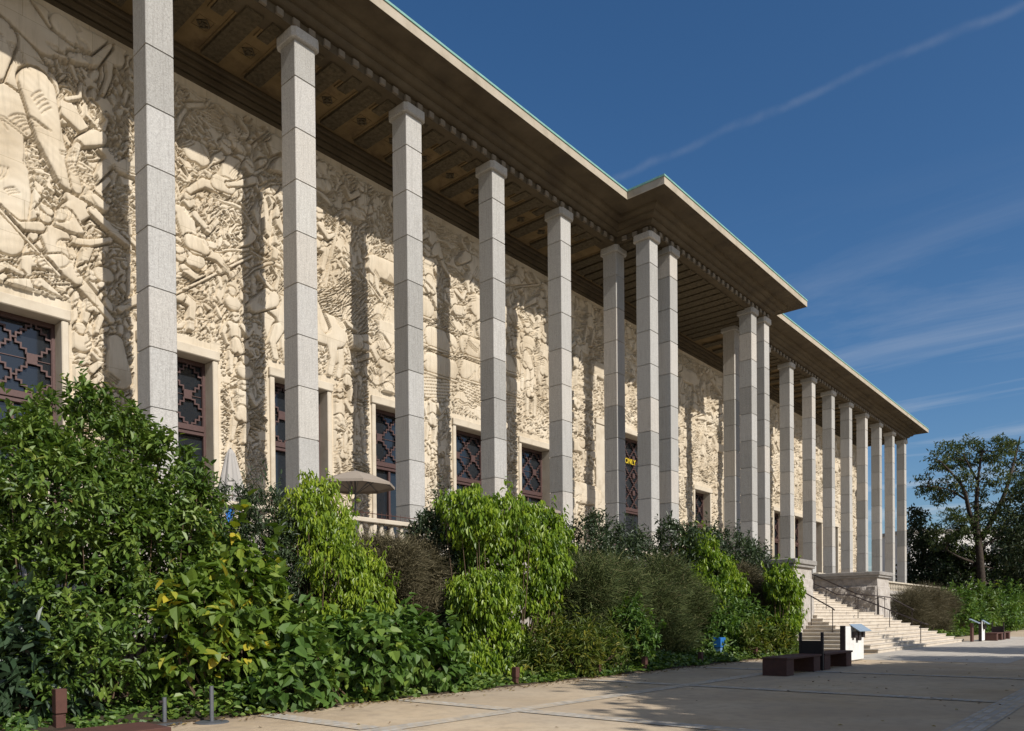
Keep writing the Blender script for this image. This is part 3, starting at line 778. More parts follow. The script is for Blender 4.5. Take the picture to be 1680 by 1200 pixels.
def ship(rf, x, z, s):
    # hull of lapped planks
    for k in range(7):
        w = .62 - .05 * (6 - k) * .7
        rf.solid([((x - s * w, z + s * (.03 + .035 * k)), (x, z + s * (.0 + .035 * k - .02)), s * .022, s * .024), ((x, z + s * (.035 * k - .02)), (x + s * w, z + s * (.05 + .04 * k)), s * .024, s * .02)], .10 + .012 * k, carve=.02)
    for mx, mh in ((-.34, .95), (0, 1.2), (.34, .9)):
        rf.solid([((x + s * mx, z + s * .2), (x + s * mx, z + s * mh), s * .016, s * .012)], .14)
        n = 3 if mh > 1 else 2
        for q in range(n):
            zc_ = z + s * (.36 + q * (mh - .34) / n); hh = s * (mh - .34) / n * .43; ww = s * (.16 - .02 * q)
            xx = x + s * mx + s * .03
            rf.solid([((xx - ww, zc_), (xx + ww, zc_ + .05), hh, hh * .92)], .10, amp=.75, carve=.05, lines=lambda X, Z, xx=xx: .016 * np.sin((X - xx) * 34))
            rf.solid([((xx - ww * 1.4, zc_ - hh), (xx + ww * 1.4, zc_ - hh + .04), s * .012, s * .012)], .24, carve=.03)
    for a, b in (((-.6, .3), (-.34, .95)), ((-.34, .95), (0, 1.2)), ((0, 1.2), (.34, .9)), ((.34, .9), (.66, .34))):
        rf.solid([((x + s * a[0], z + s * a[1]), (x + s * b[0], z + s * b[1]), .022, .022)], .14, carve=.03)
def branch(rf, x, z, a, L, r, rng, depth=0):
    n = 5; p = (x, z); pts = [p]
    for k in range(n):
        a += rng.normal() * .16; p = (p[0] + math.cos(a) * L / n, p[1] + math.sin(a) * L / n); pts.append(p)
    rf.solid([(pts[k], pts[k + 1], r * (1 - .14 * k), r * (1 - .14 * (k + 1))) for k in range(n)], .10, carve=.05)
    if depth < 2:
        for k in (2, 3, 5): branch(rf, pts[k][0], pts[k][1], a + rng.choice([-1, 1]) * rng.uniform(.5, .9), L * .6, r * .55, rng, depth + 1)
def palm(rf, x, z, L, n, rng, a0=0.2, a1=2.9):
    for k in range(n):
        a = a0 + (a1 - a0) * k / (n - 1) + rng.normal() * .06; c = math.cos(a)
        P = [(x + L * t * math.cos(a), z + L * t * math.sin(a) - .55 * L * t * t * (1 - .3 * math.sin(a))) for t in (0, .25, .5, .75, 1)]
        rf.solid([(P[i], P[i + 1], .06 - .012 * i, .05 - .012 * i) for i in range(4)], .12, carve=.035)
        for i in range(1, 5):
            for sg in (-1, 1):
                b_ = math.atan2(P[i][1] - P[i - 1][1], P[i][0] - P[i - 1][0]) + sg * .8
                rf.leaf(P[i][0], P[i][1], b_, .34, .09, .08, .07, .06)
def carve_wall(rf, seed, dens, holes, xa, xb, fixed=None, fig=1.0):
    rng = np.random.default_rng(seed)
    # ground of the carving: gently swelling, with patches of different texture
    rf.H += .13 + .02 * np.sin(rf.X * .9 + 1.3 * np.sin(rf.Z * .7)) + .015 * np.sin(rf.Z * 1.7 + rf.X)
    cells = []
    nc = int((xb - xa) * 17 / 3.2)
    for k in range(nc): cells.append((rng.uniform(xa, xb), rng.uniform(FLOOR, 21), rng.integers(0, 6), rng.uniform(0, 3.14)))
    C = np.array([(c[0], c[1]) for c in cells]); kinds = np.array([c[2] for c in cells]); angs = np.array([c[3] for c in cells])
    def cell_at(x, z): return int(np.argmin((C[:, 0] - x) ** 2 + (C[:, 1] - z) ** 2 * 1.4))
    nl = int((xb - xa) * 17 * dens)
    px_ = rng.uniform(xa, xb, nl); pz = rng.uniform(FLOOR, 21.6, nl)
    order = np.argsort(-pz)
    for i in order:
        x, z = px_[i], pz[i]; c = cell_at(x, z); kd, an = kinds[c], angs[c]
        if kd == 0: rf.leaf(x, z, an + rng.normal() * .45, rng.uniform(.26, .42), rng.uniform(.08, .12), .20, .07, rng.uniform(.02, .12))
        elif kd == 1: rf.leaf(x, z, rng.uniform(0, 6.28), rng.uniform(.18, .30), rng.uniform(.075, .12), .19, .08, rng.uniform(.02, .12))
        elif kd == 2:
            if rng.random() < .5: rf.ball(x, z, rng.uniform(.05, .07), .08, 1.0)
            else: rf.leaf(x, z, rng.uniform(0, 6.28), rng.uniform(.2, .3), rng.uniform(.1, .15), .10, .08, rng.uniform(.02, .1))
        elif kd == 3: rf.leaf(x, z, an + rng.normal() * .16, rng.uniform(.4, .75), .065, .19, .07, .06)
        elif kd == 4:
            if rng.random() < .4: rf.leaf(x, z, -1.57 + rng.normal() * .35, rng.uniform(.35, .55), rng.uniform(.16, .24), .10, .08, .1)
        elif rng.random() < .16:
            w_ = rng.uniform(.4, .9); k_ = rng.uniform(.05, .12); rf.solid([((x - w_, z), (x - w_ * .3, z + k_), .03, .045), ((x - w_ * .3, z + k_), (x + w_ * .3, z - k_ * .4), .045, .045), ((x + w_ * .3, z - k_ * .4), (x + w_, z + k_ * .7), .045, .025)], .08, carve=.035)
    # smooth robes, rocks and hides between the foliage
    for k in range(int((xb - xa) * .24)):
        x, z = rng.uniform(xa, xb), rng.uniform(FLOOR + .4, 19); a = rng.uniform(.6, 2.5); L = rng.uniform(.6, 1.5); r = rng.uniform(.35, .7); fr = rng.uniform(14, 26); st = rng.random() < .55
        rf.solid([((x, z), (x + L * math.cos(a), z + L * math.sin(a)), r, r * .6)], .13, amp=.3, lines=(lambda X, Z, a=a, fr=fr: .009 * np.sin((X * math.sin(a) - Z * math.cos(a)) * fr + 1.4 * np.sin(Z * 1.7))) if st else None)
    for k in range(int((xb - xa) * .16)):
        branch(rf, rng.uniform(xa, xb), rng.uniform(FLOOR + 4, 15), rng.uniform(.9, 2.2), rng.uniform(1.8, 3.0), .13, rng)
    for k in range(int((xb - xa) * .13)):
        x, z = rng.uniform(xa, xb), rng.uniform(11, 19); rf.solid([((x + .2, z - rng.uniform(2, 3.5)), (x, z), .13, .09)], .08, lines=lambda X, Z: .02 * np.sin(Z * 22)); palm(rf, x, z, rng.uniform(1.1, 1.5), 8, rng)
    # rows of people and beasts over the whole wall
    kindsF = ['stand', 'carry', 'lunge', 'kneel', 'sit', 'reach', 'lie']
    z = 19.0
    row = 0
    while z > FLOOR + .2:
        x = xa + rng.uniform(0, 1.6)
        while x < xb:
            zz = z + rng.uniform(-.6, .6); s_ = fig * rng.uniform(2.7, 3.5)
            near_hole = any(h[0] - .9 < x < h[1] + .9 and zz < h[2] + .25 for h in holes)
            if near_hole:
                hs = [h for h in holes if h[0] - .9 < x < h[1] + .9][0]
                x = hs[1] + rng.uniform(.5, .8)
                if rng.random() < .8: figure(rf, x, zz, s_ * .72, rng.choice(['stand', 'carry']), rng.random() < .5, rng.normal() * .05, rng, rng.choice(['pot', 'basket', 'staff', None]))
                x += 1.2; continue
            u = rng.random()
            if u < .64:
                kd = rng.choice(kindsF); figure(rf, x, zz, s_, kd, rng.random() < .5, rng.normal() * .12, rng, ('pot' if kd == 'carry' else rng.choice(['spear', 'basket', None, None, 'staff'])))
                x += rng.uniform(1.7, 2.7)
            elif u < .82:
                beast(rf, x + .9, zz, rng.uniform(2.1, 2.9), rng.choice(['ox', 'antelope', 'antelope', 'ox']), rng.random() < .5); x += rng.uniform(2.9, 3.9)
            else: x += rng.uniform(1.3, 2.6)
        z -= rng.uniform(2.6, 3.0); row += 1
    if fixed: fixed(rf, rng)
    # chiselled lines: folds, sinews, hair and hatching cut into the forms
    for k in range(int((xb - xa) * 17 * 1.1)):
        x, z = rng.uniform(xa, xb), rng.uniform(FLOOR, 21.3); a = rng.uniform(0, 6.28); L = rng.uniform(.25, .9); cv = rng.normal() * 1.4; g = rng.uniform(.075, .13)
        for q in range(rng.integers(1, 6)):
            p = (x - math.sin(a) * g * q, z + math.cos(a) * g * q); aa = a; pts = [p]
            for i in range(5):
                aa += cv * .2; p = (p[0] + math.cos(aa) * L / 5, p[1] + math.sin(aa) * L / 5); pts.append(p)
            rf.groove(pts, .034, .14)
    # plain margins round the openings and along the top
    for (x0, x1, zt) in holes:
        rf.region(x0 - .12, x1 + .12, FLOOR - 1, zt + .45, lambda X, Z: np.full(X.shape, .10))
    rf.region(xa - 1, xb + 1, 21.45, 23, lambda X, Z: np.full(X.shape, .05))
    np.clip(rf.H, 0.0, .58, out=rf.H)
    # low relief: the forms stay near one plane, the cuts between them stay deep
    rf.H[:] = np.where(rf.H > .14, .14 + (rf.H - .14) * .5, rf.H) * 1.35

HOLES = [(x - WHW - .2, x + WHW + .2, WIN_T + .2) for x in NEARW + FARW] + [(x - 3.3, x + 3.3, 14.2) for x in DOORW]
def near_motifs(rf, rng):
    # a pair of elephants among foliage at the near end, people below them
    rf.solid([((-4.6, 17.6), (-2.9, 18.2), 1.9, 1.5), ((-3.0, 17.5), (-2.5, 15.2), .85, .62), ((-2.5, 15.2), (-2.6, 13.6), .62, .5)], .20, amp=.4, lines=lambda X, Z: .006 * np.sin(Z * 19 + np.sin(X * 6)))
    rf.solid([((-2.6, 19.4), (-1.75, 18.9), 1.0, .72)], .26)
    rf.solid([((-1.7, 18.7), (-1.35, 17.2), .55, .42), ((-1.35, 17.2), (-.85, 16.1), .42, .3), ((-.85, 16.1), (.3, 15.7), .3, .16)], .34, amp=.6, lines=lambda X, Z: .005 * np.sin((X * .7 + Z) * 24))
    rf.solid([((-.55, 15.95), (-.72, 16.7), .17, .15), ((-.72, 16.7), (-.5, 17.4), .15, .1)], .32, lines=lambda X, Z: .01 * np.sin(Z * 30))
    rf.solid([((-1.55, 20.4), (-.6, 20.3), .42, .26), ((-2.3, 20.9), (-1.5, 20.3), .62, .45)], .28)
    rf.solid([((-.6, 20.25), (.1, 20.5), .16, .14), ((.1, 20.5), (.6, 21.3), .14, .07)], .3)
    rf.solid([((-2.75, 19.8), (-2.9, 18.6), .5, .3)], .36, amp=.4)
    figure(rf, -1.3, 11.6, 3.5, 'lunge', True, -.15, rng, 'spear', .17)
    figure(rf, -.45, 8.1, 2.5, 'carry', False, 0, rng, 'pot', .16)
    figure(rf, -2.4, 11.75, 2.8, 'lie', False, .1, rng, None, .16)
    figure(rf, 2.6, 12.0, 3.4, 'lunge', False, .1, rng, 'spear', .17)
    figure(rf, 3.4, 14.9, 3.4, 'sit', False, 0, rng, None, .16)
    figure(rf, 5.0, 17.6, 3.4, 'sit', True, .1, rng, 'basket', .14)
    figure(rf, 6.8, 17.0, 3.3, 'reach', True, 0, rng, None, .14)
    beast(rf, 8.6, 12.3, 3.0, 'ox', True, .15)
    figure(rf, 10.1, 9.0, 2.8, 'stand', False, 0, rng, 'staff', .16)
    branch(rf, 9.4, 14.2, 1.9, 4.6, .22, rng); branch(rf, 2.0, 17.4, 1.2, 3.6, .2, rng)
    for (x, z) in ((.9, 18.0), (1.6, 16.6), (.8, 16.0)):
        for q in range(26):
            a_ = rng.uniform(0, 6.28); r_ = .38 * math.sqrt(rng.random()); rf.ball(x + r_ * math.cos(a_), z + 1.35 * r_ * math.sin(a_), .085, .14, 1.0)
    ship(rf, 14.8, 12.6, 4.6)
    ship(rf, 20.2, 13.0, 4.2)
    figure(rf, 12.9, 10.3, 4.0, 'carry', False, 0, rng, None, .18)
    rf.region(12.4, 13.5, 14.1, 15.4, lambda X, Z: np.full(X.shape, .34))
    figure(rf, 23.2, 14.5, 3.9, 'stand', False, 0, rng, 'staff', .16)
    figure(rf, 24.8, 14.5, 3.8, 'stand', True, 0, rng, 'basket', .16)
rfn = Relief(-6.5, 27.0, FLOOR - .2, 21.8, .03, .03)
carve_wall(rfn, 11, 30, HOLES, -6.5, 27.0, near_motifs)
part(rfn.mesh('relief_wall', HOLES))
rff = Relief(27.0, 85.8, FLOOR - .2, 21.8, .06, .045)
carve_wall(rff, 23, 24, HOLES, 27.0, 85.8)
part(rff.mesh('relief_wall', HOLES))
rfl = Relief(-12.0, -6.5, FLOOR - .2, 21.8, .08, .08)
carve_wall(rfl, 31, 8, HOLES, -12.0, -6.5)
part(rfl.mesh('relief_wall', HOLES))

# ------------------------------------------------------------------ terrace, steps, balustrades
t = MB()
t.box(XL - 1, 28.85, YT, 24, -.5, FLOOR); t.box(40.45, XR + 2, YT, 24, -.5, FLOOR - .002); t.box(28.852, 40.448, -4.95, 24, -.5, FLOOR - .004)
tag(t.build('terrace', M['granite']), kind='structure')

st = empty('entrance_staircase', (34.62, -9.5, 0), 'broad pale stone entrance steps rising between two carved pedestals to the colonnade', 'stairs')
SO = Vector((34.62, -9.5, 0))
def sp_(o, par=None):
    o.parent = par or st
    if par is None: o.location = -SO
    return o
RISE = .17
lf = MB()
for k_ in range(11):
    y0 = -13.75 + .41 * k_; dx = .38 * k_
    lf.bbox(25.2 + dx, 44.05 - dx, y0, -9.0 + .001 * k_, RISE * k_ - (.02 if k_ else .3), RISE * (k_ + 1) - .03, .004)
    lf.bbox(25.16 + dx, 44.09 - dx, y0 - .035, -9.0 + .001 * k_, RISE * (k_ + 1) - .052, RISE * (k_ + 1), .012)
sp_(lf.build('lower_flight', M['step']))
uf = MB()
for k_ in range(11):
    y0 = -8.75 + .35 * k_; z0 = 1.87 + RISE * k_
    uf.bbox(28.8, 40.5, y0, -4.9 + .001 * k_, z0 - .05, z0 + RISE - .03, .004)
    uf.bbox(28.8, 40.5, y0 - .03, -4.9 + .001 * k_, z0 + RISE - .052, z0 + RISE, .012)
uf.box(28.8, 40.5, -9.3, -4.9, .2, 1.866)
sp_(uf.build('upper_flight', M['step']))
def cheek(x0, x1):
    rng = np.random.default_rng(int(x0))
    b = MB()
    # rough carved faces: a lumpy grid on the front and the two long sides
    y0, y1, z0, z1 = -9.75, -5.21, .0, 4.02
    def grid(fn, nu, nv, su, sv, amp, nrm):
        ph = rng.uniform(0, 6, 12); V = []
        for j in range(nv + 1):
            for i in range(nu + 1):
                u, v = i / nu, j / nv; p = Vector(fn(u, v)); a, c = u * su, v * sv
                hgt = 0
                if 0 < i < nu and 0 < j < nv and v < .86:
                    hgt = amp * (abs(math.sin(a * 3.1 + ph[0] + 1.2 * math.sin(c * 2.3 + ph[1]))) + .6 * abs(math.sin(c * 4.7 + ph[2] + a * 1.9)) + .5 * abs(math.sin(a * 8.3 - c * 6.1 + ph[3])) + .35 * rng.random())
                V.append(p + Vector(nrm) * hgt)
        b.add(V, [(j * (nu + 1) + i, j * (nu + 1) + i + 1, (j + 1) * (nu + 1) + i + 1, (j + 1) * (nu + 1) + i) for j in range(nv) for i in range(nu)])
    b.cur = 0
    grid(lambda u, v: (x0 + (x1 - x0) * u, y0 - .16 * (1 - v), z0 + (z1 - z0) * v), 40, 56, x1 - x0, 4, .035, (0, -1, 0))
    b.cur = 1
    grid(lambda u, v: (x0 - .05 * (1 - v), y1 + (y0 - y1) * u, z0 + (z1 - z0) * v), 60, 56, 4.5, 4, .10, (-1, 0, 0))
    grid(lambda u, v: (x1 + .05 * (1 - v), y0 + (y1 - y0) * u, z0 + (z1 - z0) * v), 60, 56, 4.5, 4, .10, (1, 0, 0))
    b.cur = 0
    b.box(x0 + .02, x1 - .02, y0 + .02, y1, 3.9, z1 + .003)
    o = b.build('pedestal_wall', [M['granite'], M['rough']])
    c = MB(); c.bbox(x0 - .12, x1 + .14, y0 - .14, y1 + .1, 4.025, 4.16, .02); c.bbox(x0 - .2, x1 + .2, y0 - .22, y1 + .1, 4.162, 4.40, .03)
    co = c.build('coping', M['coping']); co.parent = o
    return o
sp_(cheek(26.2, 28.8)); sp_(cheek(40.5, 43.1))

# handrails: bent steel tube on slender posts
def handrail(pts, posts, label):
    hr = empty('handrail', pts[0], label, 'handrail', 'steel handrails on the entrance steps')
    o = -Vector(pts[0])
    r_ = MB().tube(pts, .032, 8); ro = r_.build('rail', M['darksteel'], hr, True); ro.location = o
    for (x, y, z0, z1) in posts:
        p_ = MB().tube([(x, y, z0), (x, y, z1)], .02, 8).lathe([(.05, 0), (.05, .015)], (x, y, z0), 10).build('post', M['darksteel'], hr); p_.location = o
handrail([(34.6, -5.6, 4.55), (34.6, -8.5, 3.25), (34.6, -9.2, 2.85), (34.6, -10.0, 2.8), (34.6, -13.5, 1.22), (34.6, -13.75, 1.15)],
         [(34.6, -6.0, 3.35, 4.36), (34.6, -8.6, 2.02, 3.2), (34.6, -10.3, 1.53, 2.65), (34.6, -11.9, 1.02, 1.95), (34.6, -13.4, .17, 1.25)], 'steel handrail running down the middle of both flights of the entrance steps')
handrail([(29.1, -5.7, 4.5), (29.1, -8.7, 3.0), (29.1, -9.55, 2.86), (27.05, -9.98, 2.8), (27.05, -11.3, 2.0), (27.05, -11.4, 1.9)],
         [(29.1, -6.1, 3.3, 4.3), (29.1, -8.6, 2.04, 3.05), (28.95, -9.6, 1.87, 2.86), (27.1, -10.3, 1.2, 2.6), (27.05, -11.3, .85, 2.0)], 'steel handrail bending round the front of the left pedestal')
handrail([(40.2, -5.7, 4.5), (40.2, -8.7, 3.0), (40.2, -9.9, 2.86), (42.2, -10.05, 2.8), (42.2, -11.3, 2.05), (42.2, -11.42, 1.95)],
         [(40.2, -6.1, 3.3, 4.3), (40.2, -8.6, 2.04, 3.05), (40.25, -9.9, 1.7, 2.86), (41.2, -10.0, 1.55, 2.82), (42.2, -11.3, .85, 2.05)], 'steel handrail bending round the front of the right pedestal')

# balustrades along the terrace edge
def balustrade(x0, x1, step, label, spikes):
    b = empty('stone_balustrade', ((x0 + x1) / 2, YT, FLOOR), label, 'balustrade'); o = -Vector(b.location)
    q = MB().bbox(x0, x1, YT - .18, YT + .2, FLOOR + .76, FLOOR + .90, .02).build('rail', M['trim'], b); q.location = o
    q = MB().bbox(x0, x1, YT - .16, YT + .18, FLOOR - .25, FLOOR + .10, .015).build('plinth', M['granite'], b); q.location = o
    prof_ = [(.10, .10), (.10, .15), (.075, .18), (.06, .25), (.11, .40), (.10, .50), (.06, .64), (.075, .70), (.10, .72), (.10, .765)]
    b0 = MB().lathe(prof_, (0, 0, 0), 10).build('baluster', M['trim'], b, True)
    n = int((x1 - x0) / step); first = True
    for k_ in range(n):
        p_ = Vector((x0 + step * (k_ + .5), YT, FLOOR)) + o
        if first: b0.location = p_; first = False
        else: copy_obj(b0, b, p_)
    if spikes:
        r_ = MB(); zt = FLOOR + .90
        r_.tube([(x0, YT, zt + .16), (x1, YT, zt + .16)], .012, 6)
        xx = x0 + .1
        while xx < x1:
            r_.tube([(xx, YT, zt), (xx, YT, zt + .24)], [.009, .005], 5); xx += .19
        q = r_.build('iron_railing', M['corten'], b); q.location = o
balustrade(-12, 26.1, .40, 'stone balustrade with iron spikes above the tall hedge along the left terrace', True)
balustrade(43.2, XR + 1.5, .55, 'stone balustrade beyond the entrance steps at the far wing', False)

# ------------------------------------------------------------------ plants
VEG = {
'glossy':[(-5.37, -8.88, 4.84, 0.76), (-6.04, -8.69, 3.99, 0.87), (-4.63, -8.68, 4.45, 0.89), (-3.98, -9.21, 4.08, 0.7), (-3.45, -9.19, 3.68, 0.46), (-5.58, -8.98, 3.39, 1.25), (-4.39, -9.08, 2.94, 1.22), (-6.1, -8.54, 2.55, 1.14), (-3.38, -8.66, 2.67, 0.83), (-5.63, -9.35, 1.92, 1.22), (-4.63, -9.59, 1.5, 1.07), (-6.35, -9.29, 1.23, 0.93), (-5.68, -10.2, 0.83, 0.78)],
'darkleaf':[(-1.78, -7.7, 3.87, 0.64), (-1.05, -7.99, 3.77, 0.71), (-2.04, -7.24, 3.22, 0.67), (-1.43, -8.09, 2.8, 1.0), (0.01, -7.33, 2.91, 0.95), (-1.73, -8.08, 1.86, 0.92), (0.08, -7.46, 1.73, 0.88)],
'lime':[(-0.15, -8.45, 4.44, 0.42), (-0.41, -8.46, 3.93, 0.52), (0.58, -8.14, 3.79, 0.47), (-0.08, -8.9, 3.02, 0.66), (0.84, -8.72, 2.58, 0.55), (0.73, -8.03, 2.09, 0.76), (-0.36, -9.03, 1.31, 0.65), (0.63, -9.3, 1.99, 0.53), (0.32, -9.0, 0.6, 0.59)],
'yellowleaf':[(-3.13, -9.6, 2.52, 0.64), (-3.95, -10.44, 1.7, 0.58), (-2.82, -10.13, 1.94, 0.69), (-4.27, -10.41, 1.18, 0.52), (-3.27, -10.24, 1.04, 0.67), (-2.31, -9.93, 1.23, 0.59)],
'heart':[(-2.35, -11.19, 0.69, 0.65), (-1.11, -10.65, 0.84, 0.76), (-2.9, -11.23, 0.39, 0.49), (-0.6, -11.18, 0.9, 0.67), (0.63, -10.53, 1.17, 0.67), (0.96, -10.95, 0.76, 0.67), (-0.82, -10.86, 0.34, 0.49), (0.45, -10.72, 0.38, 0.5), (1.68, -10.79, 0.45, 0.48), (-3.14, -10.83, 0.23, 0.35)],
'broombrown':[(2.08, -8.49, 3.02, 0.73), (2.09, -7.82, 3.37, 0.5), (3.73, -7.6, 3.15, 0.77), (2.87, -7.57, 2.3, 0.84), (3.68, -7.88, 1.89, 0.74)],
'darktall':[(4.16, -7.6, 3.93, 0.44), (5.15, -7.68, 4.53, 0.63), (4.69, -7.46, 3.64, 0.83), (5.42, -7.47, 2.62, 0.85), (4.29, -7.97, 1.55, 0.76)],
'limebig':[(4.62, -8.85, 4.37, 0.73), (6.22, -8.79, 4.35, 0.88), (8.19, -8.6, 4.16, 0.79), (5.79, -8.34, 3.39, 1.05), (7.66, -8.65, 3.1, 1.02), (4.54, -9.12, 2.12, 0.82), (7.3, -8.33, 2.09, 1.15), (8.67, -8.59, 3.44, 0.57), (5.01, -9.13, 1.04, 0.83), (5.53, -9.77, 0.53, 0.58), (3.5, -10.05, 0.32, 0.58), (4.12, -10.22, 0.14, 0.47)],
'darkstem':[(12.78, -7.18, 4.41, 0.81), (13.92, -7.64, 4.34, 0.78), (15.72, -7.34, 3.88, 0.87), (12.77, -7.71, 3.37, 0.99), (15.41, -7.24, 2.56, 0.96)],
'broomolive':[(9.16, -9.51, 2.75, 1.04), (10.93, -9.27, 2.71, 1.11), (8.98, -9.17, 1.71, 0.86), (11.48, -8.91, 1.71, 1.24), (9.26, -9.43, 1.13, 0.86)],
'fern':[(5.79, -10.62, 0.55, 0.62), (6.59, -10.85, 0.6, 0.7), (8.07, -10.77, 0.54, 0.71), (5.1, -10.54, 0.33, 0.42), (10.07, -10.25, 0.73, 0.69), (7.32, -10.54, 0.22, 0.45)],
'lowgreen':[(9.98, -10.08, 0.35, 0.58), (10.22, -10.6, 0.74, 0.65), (10.37, -10.07, 1.31, 0.7)],
'broomdeep':[(14.98, -8.95, 3.07, 1.02), (13.49, -9.16, 2.14, 1.2), (16.82, -8.6, 2.19, 1.32), (18.7, -8.44, 1.7, 1.21), (14.47, -9.34, 1.03, 1.11), (18.11, -8.99, 0.71, 0.99), (14.02, -8.59, 0.81, 0.78)],
'darkback':[(18.6, -7.68, 4.66, 0.87), (20.62, -7.79, 4.52, 1.02), (23.52, -7.9, 4.55, 0.97), (26.09, -7.85, 4.1, 0.96), (19.43, -7.52, 3.55, 1.18), (25.1, -7.19, 3.2, 1.34)],
'limemid':[(19.7, -8.24, 4.17, 0.83), (19.82, -8.59, 3.38, 0.98), (20.41, -8.86, 2.61, 0.83), (18.75, -8.69, 2.33, 0.86), (18.29, -8.38, 2.83, 0.55)],
'mixlow':[(19.2, -9.54, 1.69, 0.85), (20.39, -9.67, 1.18, 0.82), (17.77, -9.93, 0.85, 0.77), (17.14, -9.72, 0.39, 0.62), (20.55, -9.73, 0.4, 0.62)],
'broomgray':[(23.22, -8.89, 2.67, 1.0), (23.76, -9.09, 1.69, 0.84), (22.7, -8.69, 3.35, 0.77), (24.28, -8.73, 0.84, 0.68)],
'limepillar':[(22.69, -10.48, 3.01, 0.64), (23.29, -10.44, 2.35, 0.7), (23.79, -10.14, 1.68, 0.71), (22.65, -10.43, 1.01, 0.64), (23.25, -10.12, 0.46, 0.54)],
'yellowlow':[(19.03, -10.88, 0.47, 0.44), (21.08, -10.82, 0.27, 0.51), (22.47, -10.81, 0.31, 0.37), (17.98, -10.95, 0.31, 0.33)],
'broomright':[(48.09, -9.76, 2.5, 1.18), (52.37, -9.8, 2.77, 1.34), (58.82, -9.53, 2.63, 1.27), (50.85, -9.53, 1.66, 1.14), (55.3, -9.8, 1.19, 1.12)],
'greenright':[(61.39, -9.91, 1.9, 1.6), (70.4, -10.2, 2.19, 1.66), (65.61, -10.28, 0.85, 1.47), (80.26, -10.21, 1.62, 2.09), (100.51, -9.84, 1.61, 2.51), (58.18, -10.07, 0.44, 0.87), (85.14, -10.06, 0.33, 1.54), (111.36, -9.88, 0.79, 2.73), (76.94, -9.92, 0.14, 1.07)],
}
MAINLIMBS=[
 [(99.88, -6.3, 3.53), (98.93, -6.08, 9.86), (98.9, -5.84, 13.61), (98.69, -6.02, 18.04), (99.42, -6.42, 21.81)],
 [(99.48, -5.75, 11.42), (97.71, -5.27, 14.3), (95.9, -4.94, 17.08), (95.65, -3.4, 19.45), (94.27, -2.69, 20.45)],
 [(99.88, -6.2, 11.04), (102.83, -7.7, 15.33), (103.54, -8.57, 18.35), (105.21, -9.2, 22.32), (105.47, -9.56, 24.14)],
 [(99.44, -5.74, 8.04), (97.14, -4.39, 8.75), (96.39, -3.03, 9.76)],
 [(98.7, -4.79, 15.94), (97.29, -3.09, 17.25), (96.31, -1.09, 17.75)],
 [(101.42, -7.89, 15.16), (101.41, -9.46, 16.47), (103.4, -10.78, 17.3)],
 [(99.67, -5.86, 18.19), (98.44, -5.17, 19.98), (96.66, -4.83, 21.24)],
 [(99.66, -5.97, 9.92), (101.29, -7.9, 11.39), (103.17, -9.24, 12.18)],
]
CROWNS={
'main':[(98.75, -2.83, 21.65, 1.83), (101.97, -4.6, 22.35, 1.85), (100.26, -7.44, 21.79, 1.79), (104.66, -8.76, 21.91, 1.53), (95.9, -2.05, 20.42, 1.2), (98.19, -0.22, 18.17, 1.24), (99.32, -2.04, 17.48, 1.39), (95.43, -4.71, 17.78, 1.32), (98.38, -7.7, 18.52, 1.17), (100.39, -9.28, 17.11, 1.62), (107.36, -10.36, 20.17, 2.32), (96.03, -2.33, 16.29, 0.9), (100.34, -5.5, 16.43, 1.21), (96.05, -3.62, 12.66, 1.93), (99.45, -5.63, 12.93, 1.96), (100.58, -8.0, 13.57, 1.79), (95.39, -2.44, 11.37, 1.49), (98.73, -4.12, 10.74, 1.81), (102.98, -8.95, 12.19, 2.12), (103.73, -6.92, 10.12, 1.85), (105.2, -10.57, 13.0, 2.28), (101.85, -4.57, 8.61, 1.54), (104.37, -8.12, 7.77, 1.69), (106.88, -9.74, 8.58, 2.02)],
'right':[(92.76, -12.19, 12.42, 2.98), (89.37, -11.46, 8.87, 2.25), (94.07, -12.6, 7.05, 2.46), (92.3, -9.97, 6.08, 1.51), (93.35, -11.55, 5.02, 1.78), (93.19, -13.26, 15.73, 2.29)],
'darkL':[(102.22, 1.57, 14.63, 1.13), (100.1, 0.91, 12.0, 1.58), (103.65, 0.6, 9.82, 2.11), (101.4, 1.56, 8.15, 1.6), (102.21, -1.1, 8.04, 2.06), (99.62, 0.47, 6.04, 1.57), (105.85, -1.82, 6.56, 1.78), (102.44, 2.89, 6.64, 1.3)],
'darkM':[(98.14, -2.23, 6.65, 1.52), (102.7, -3.08, 7.96, 1.57), (101.89, -4.56, 5.91, 1.55), (99.16, -3.03, 5.12, 1.38), (102.87, -6.38, 5.49, 1.38), (106.14, -7.23, 5.16, 1.41)],
}

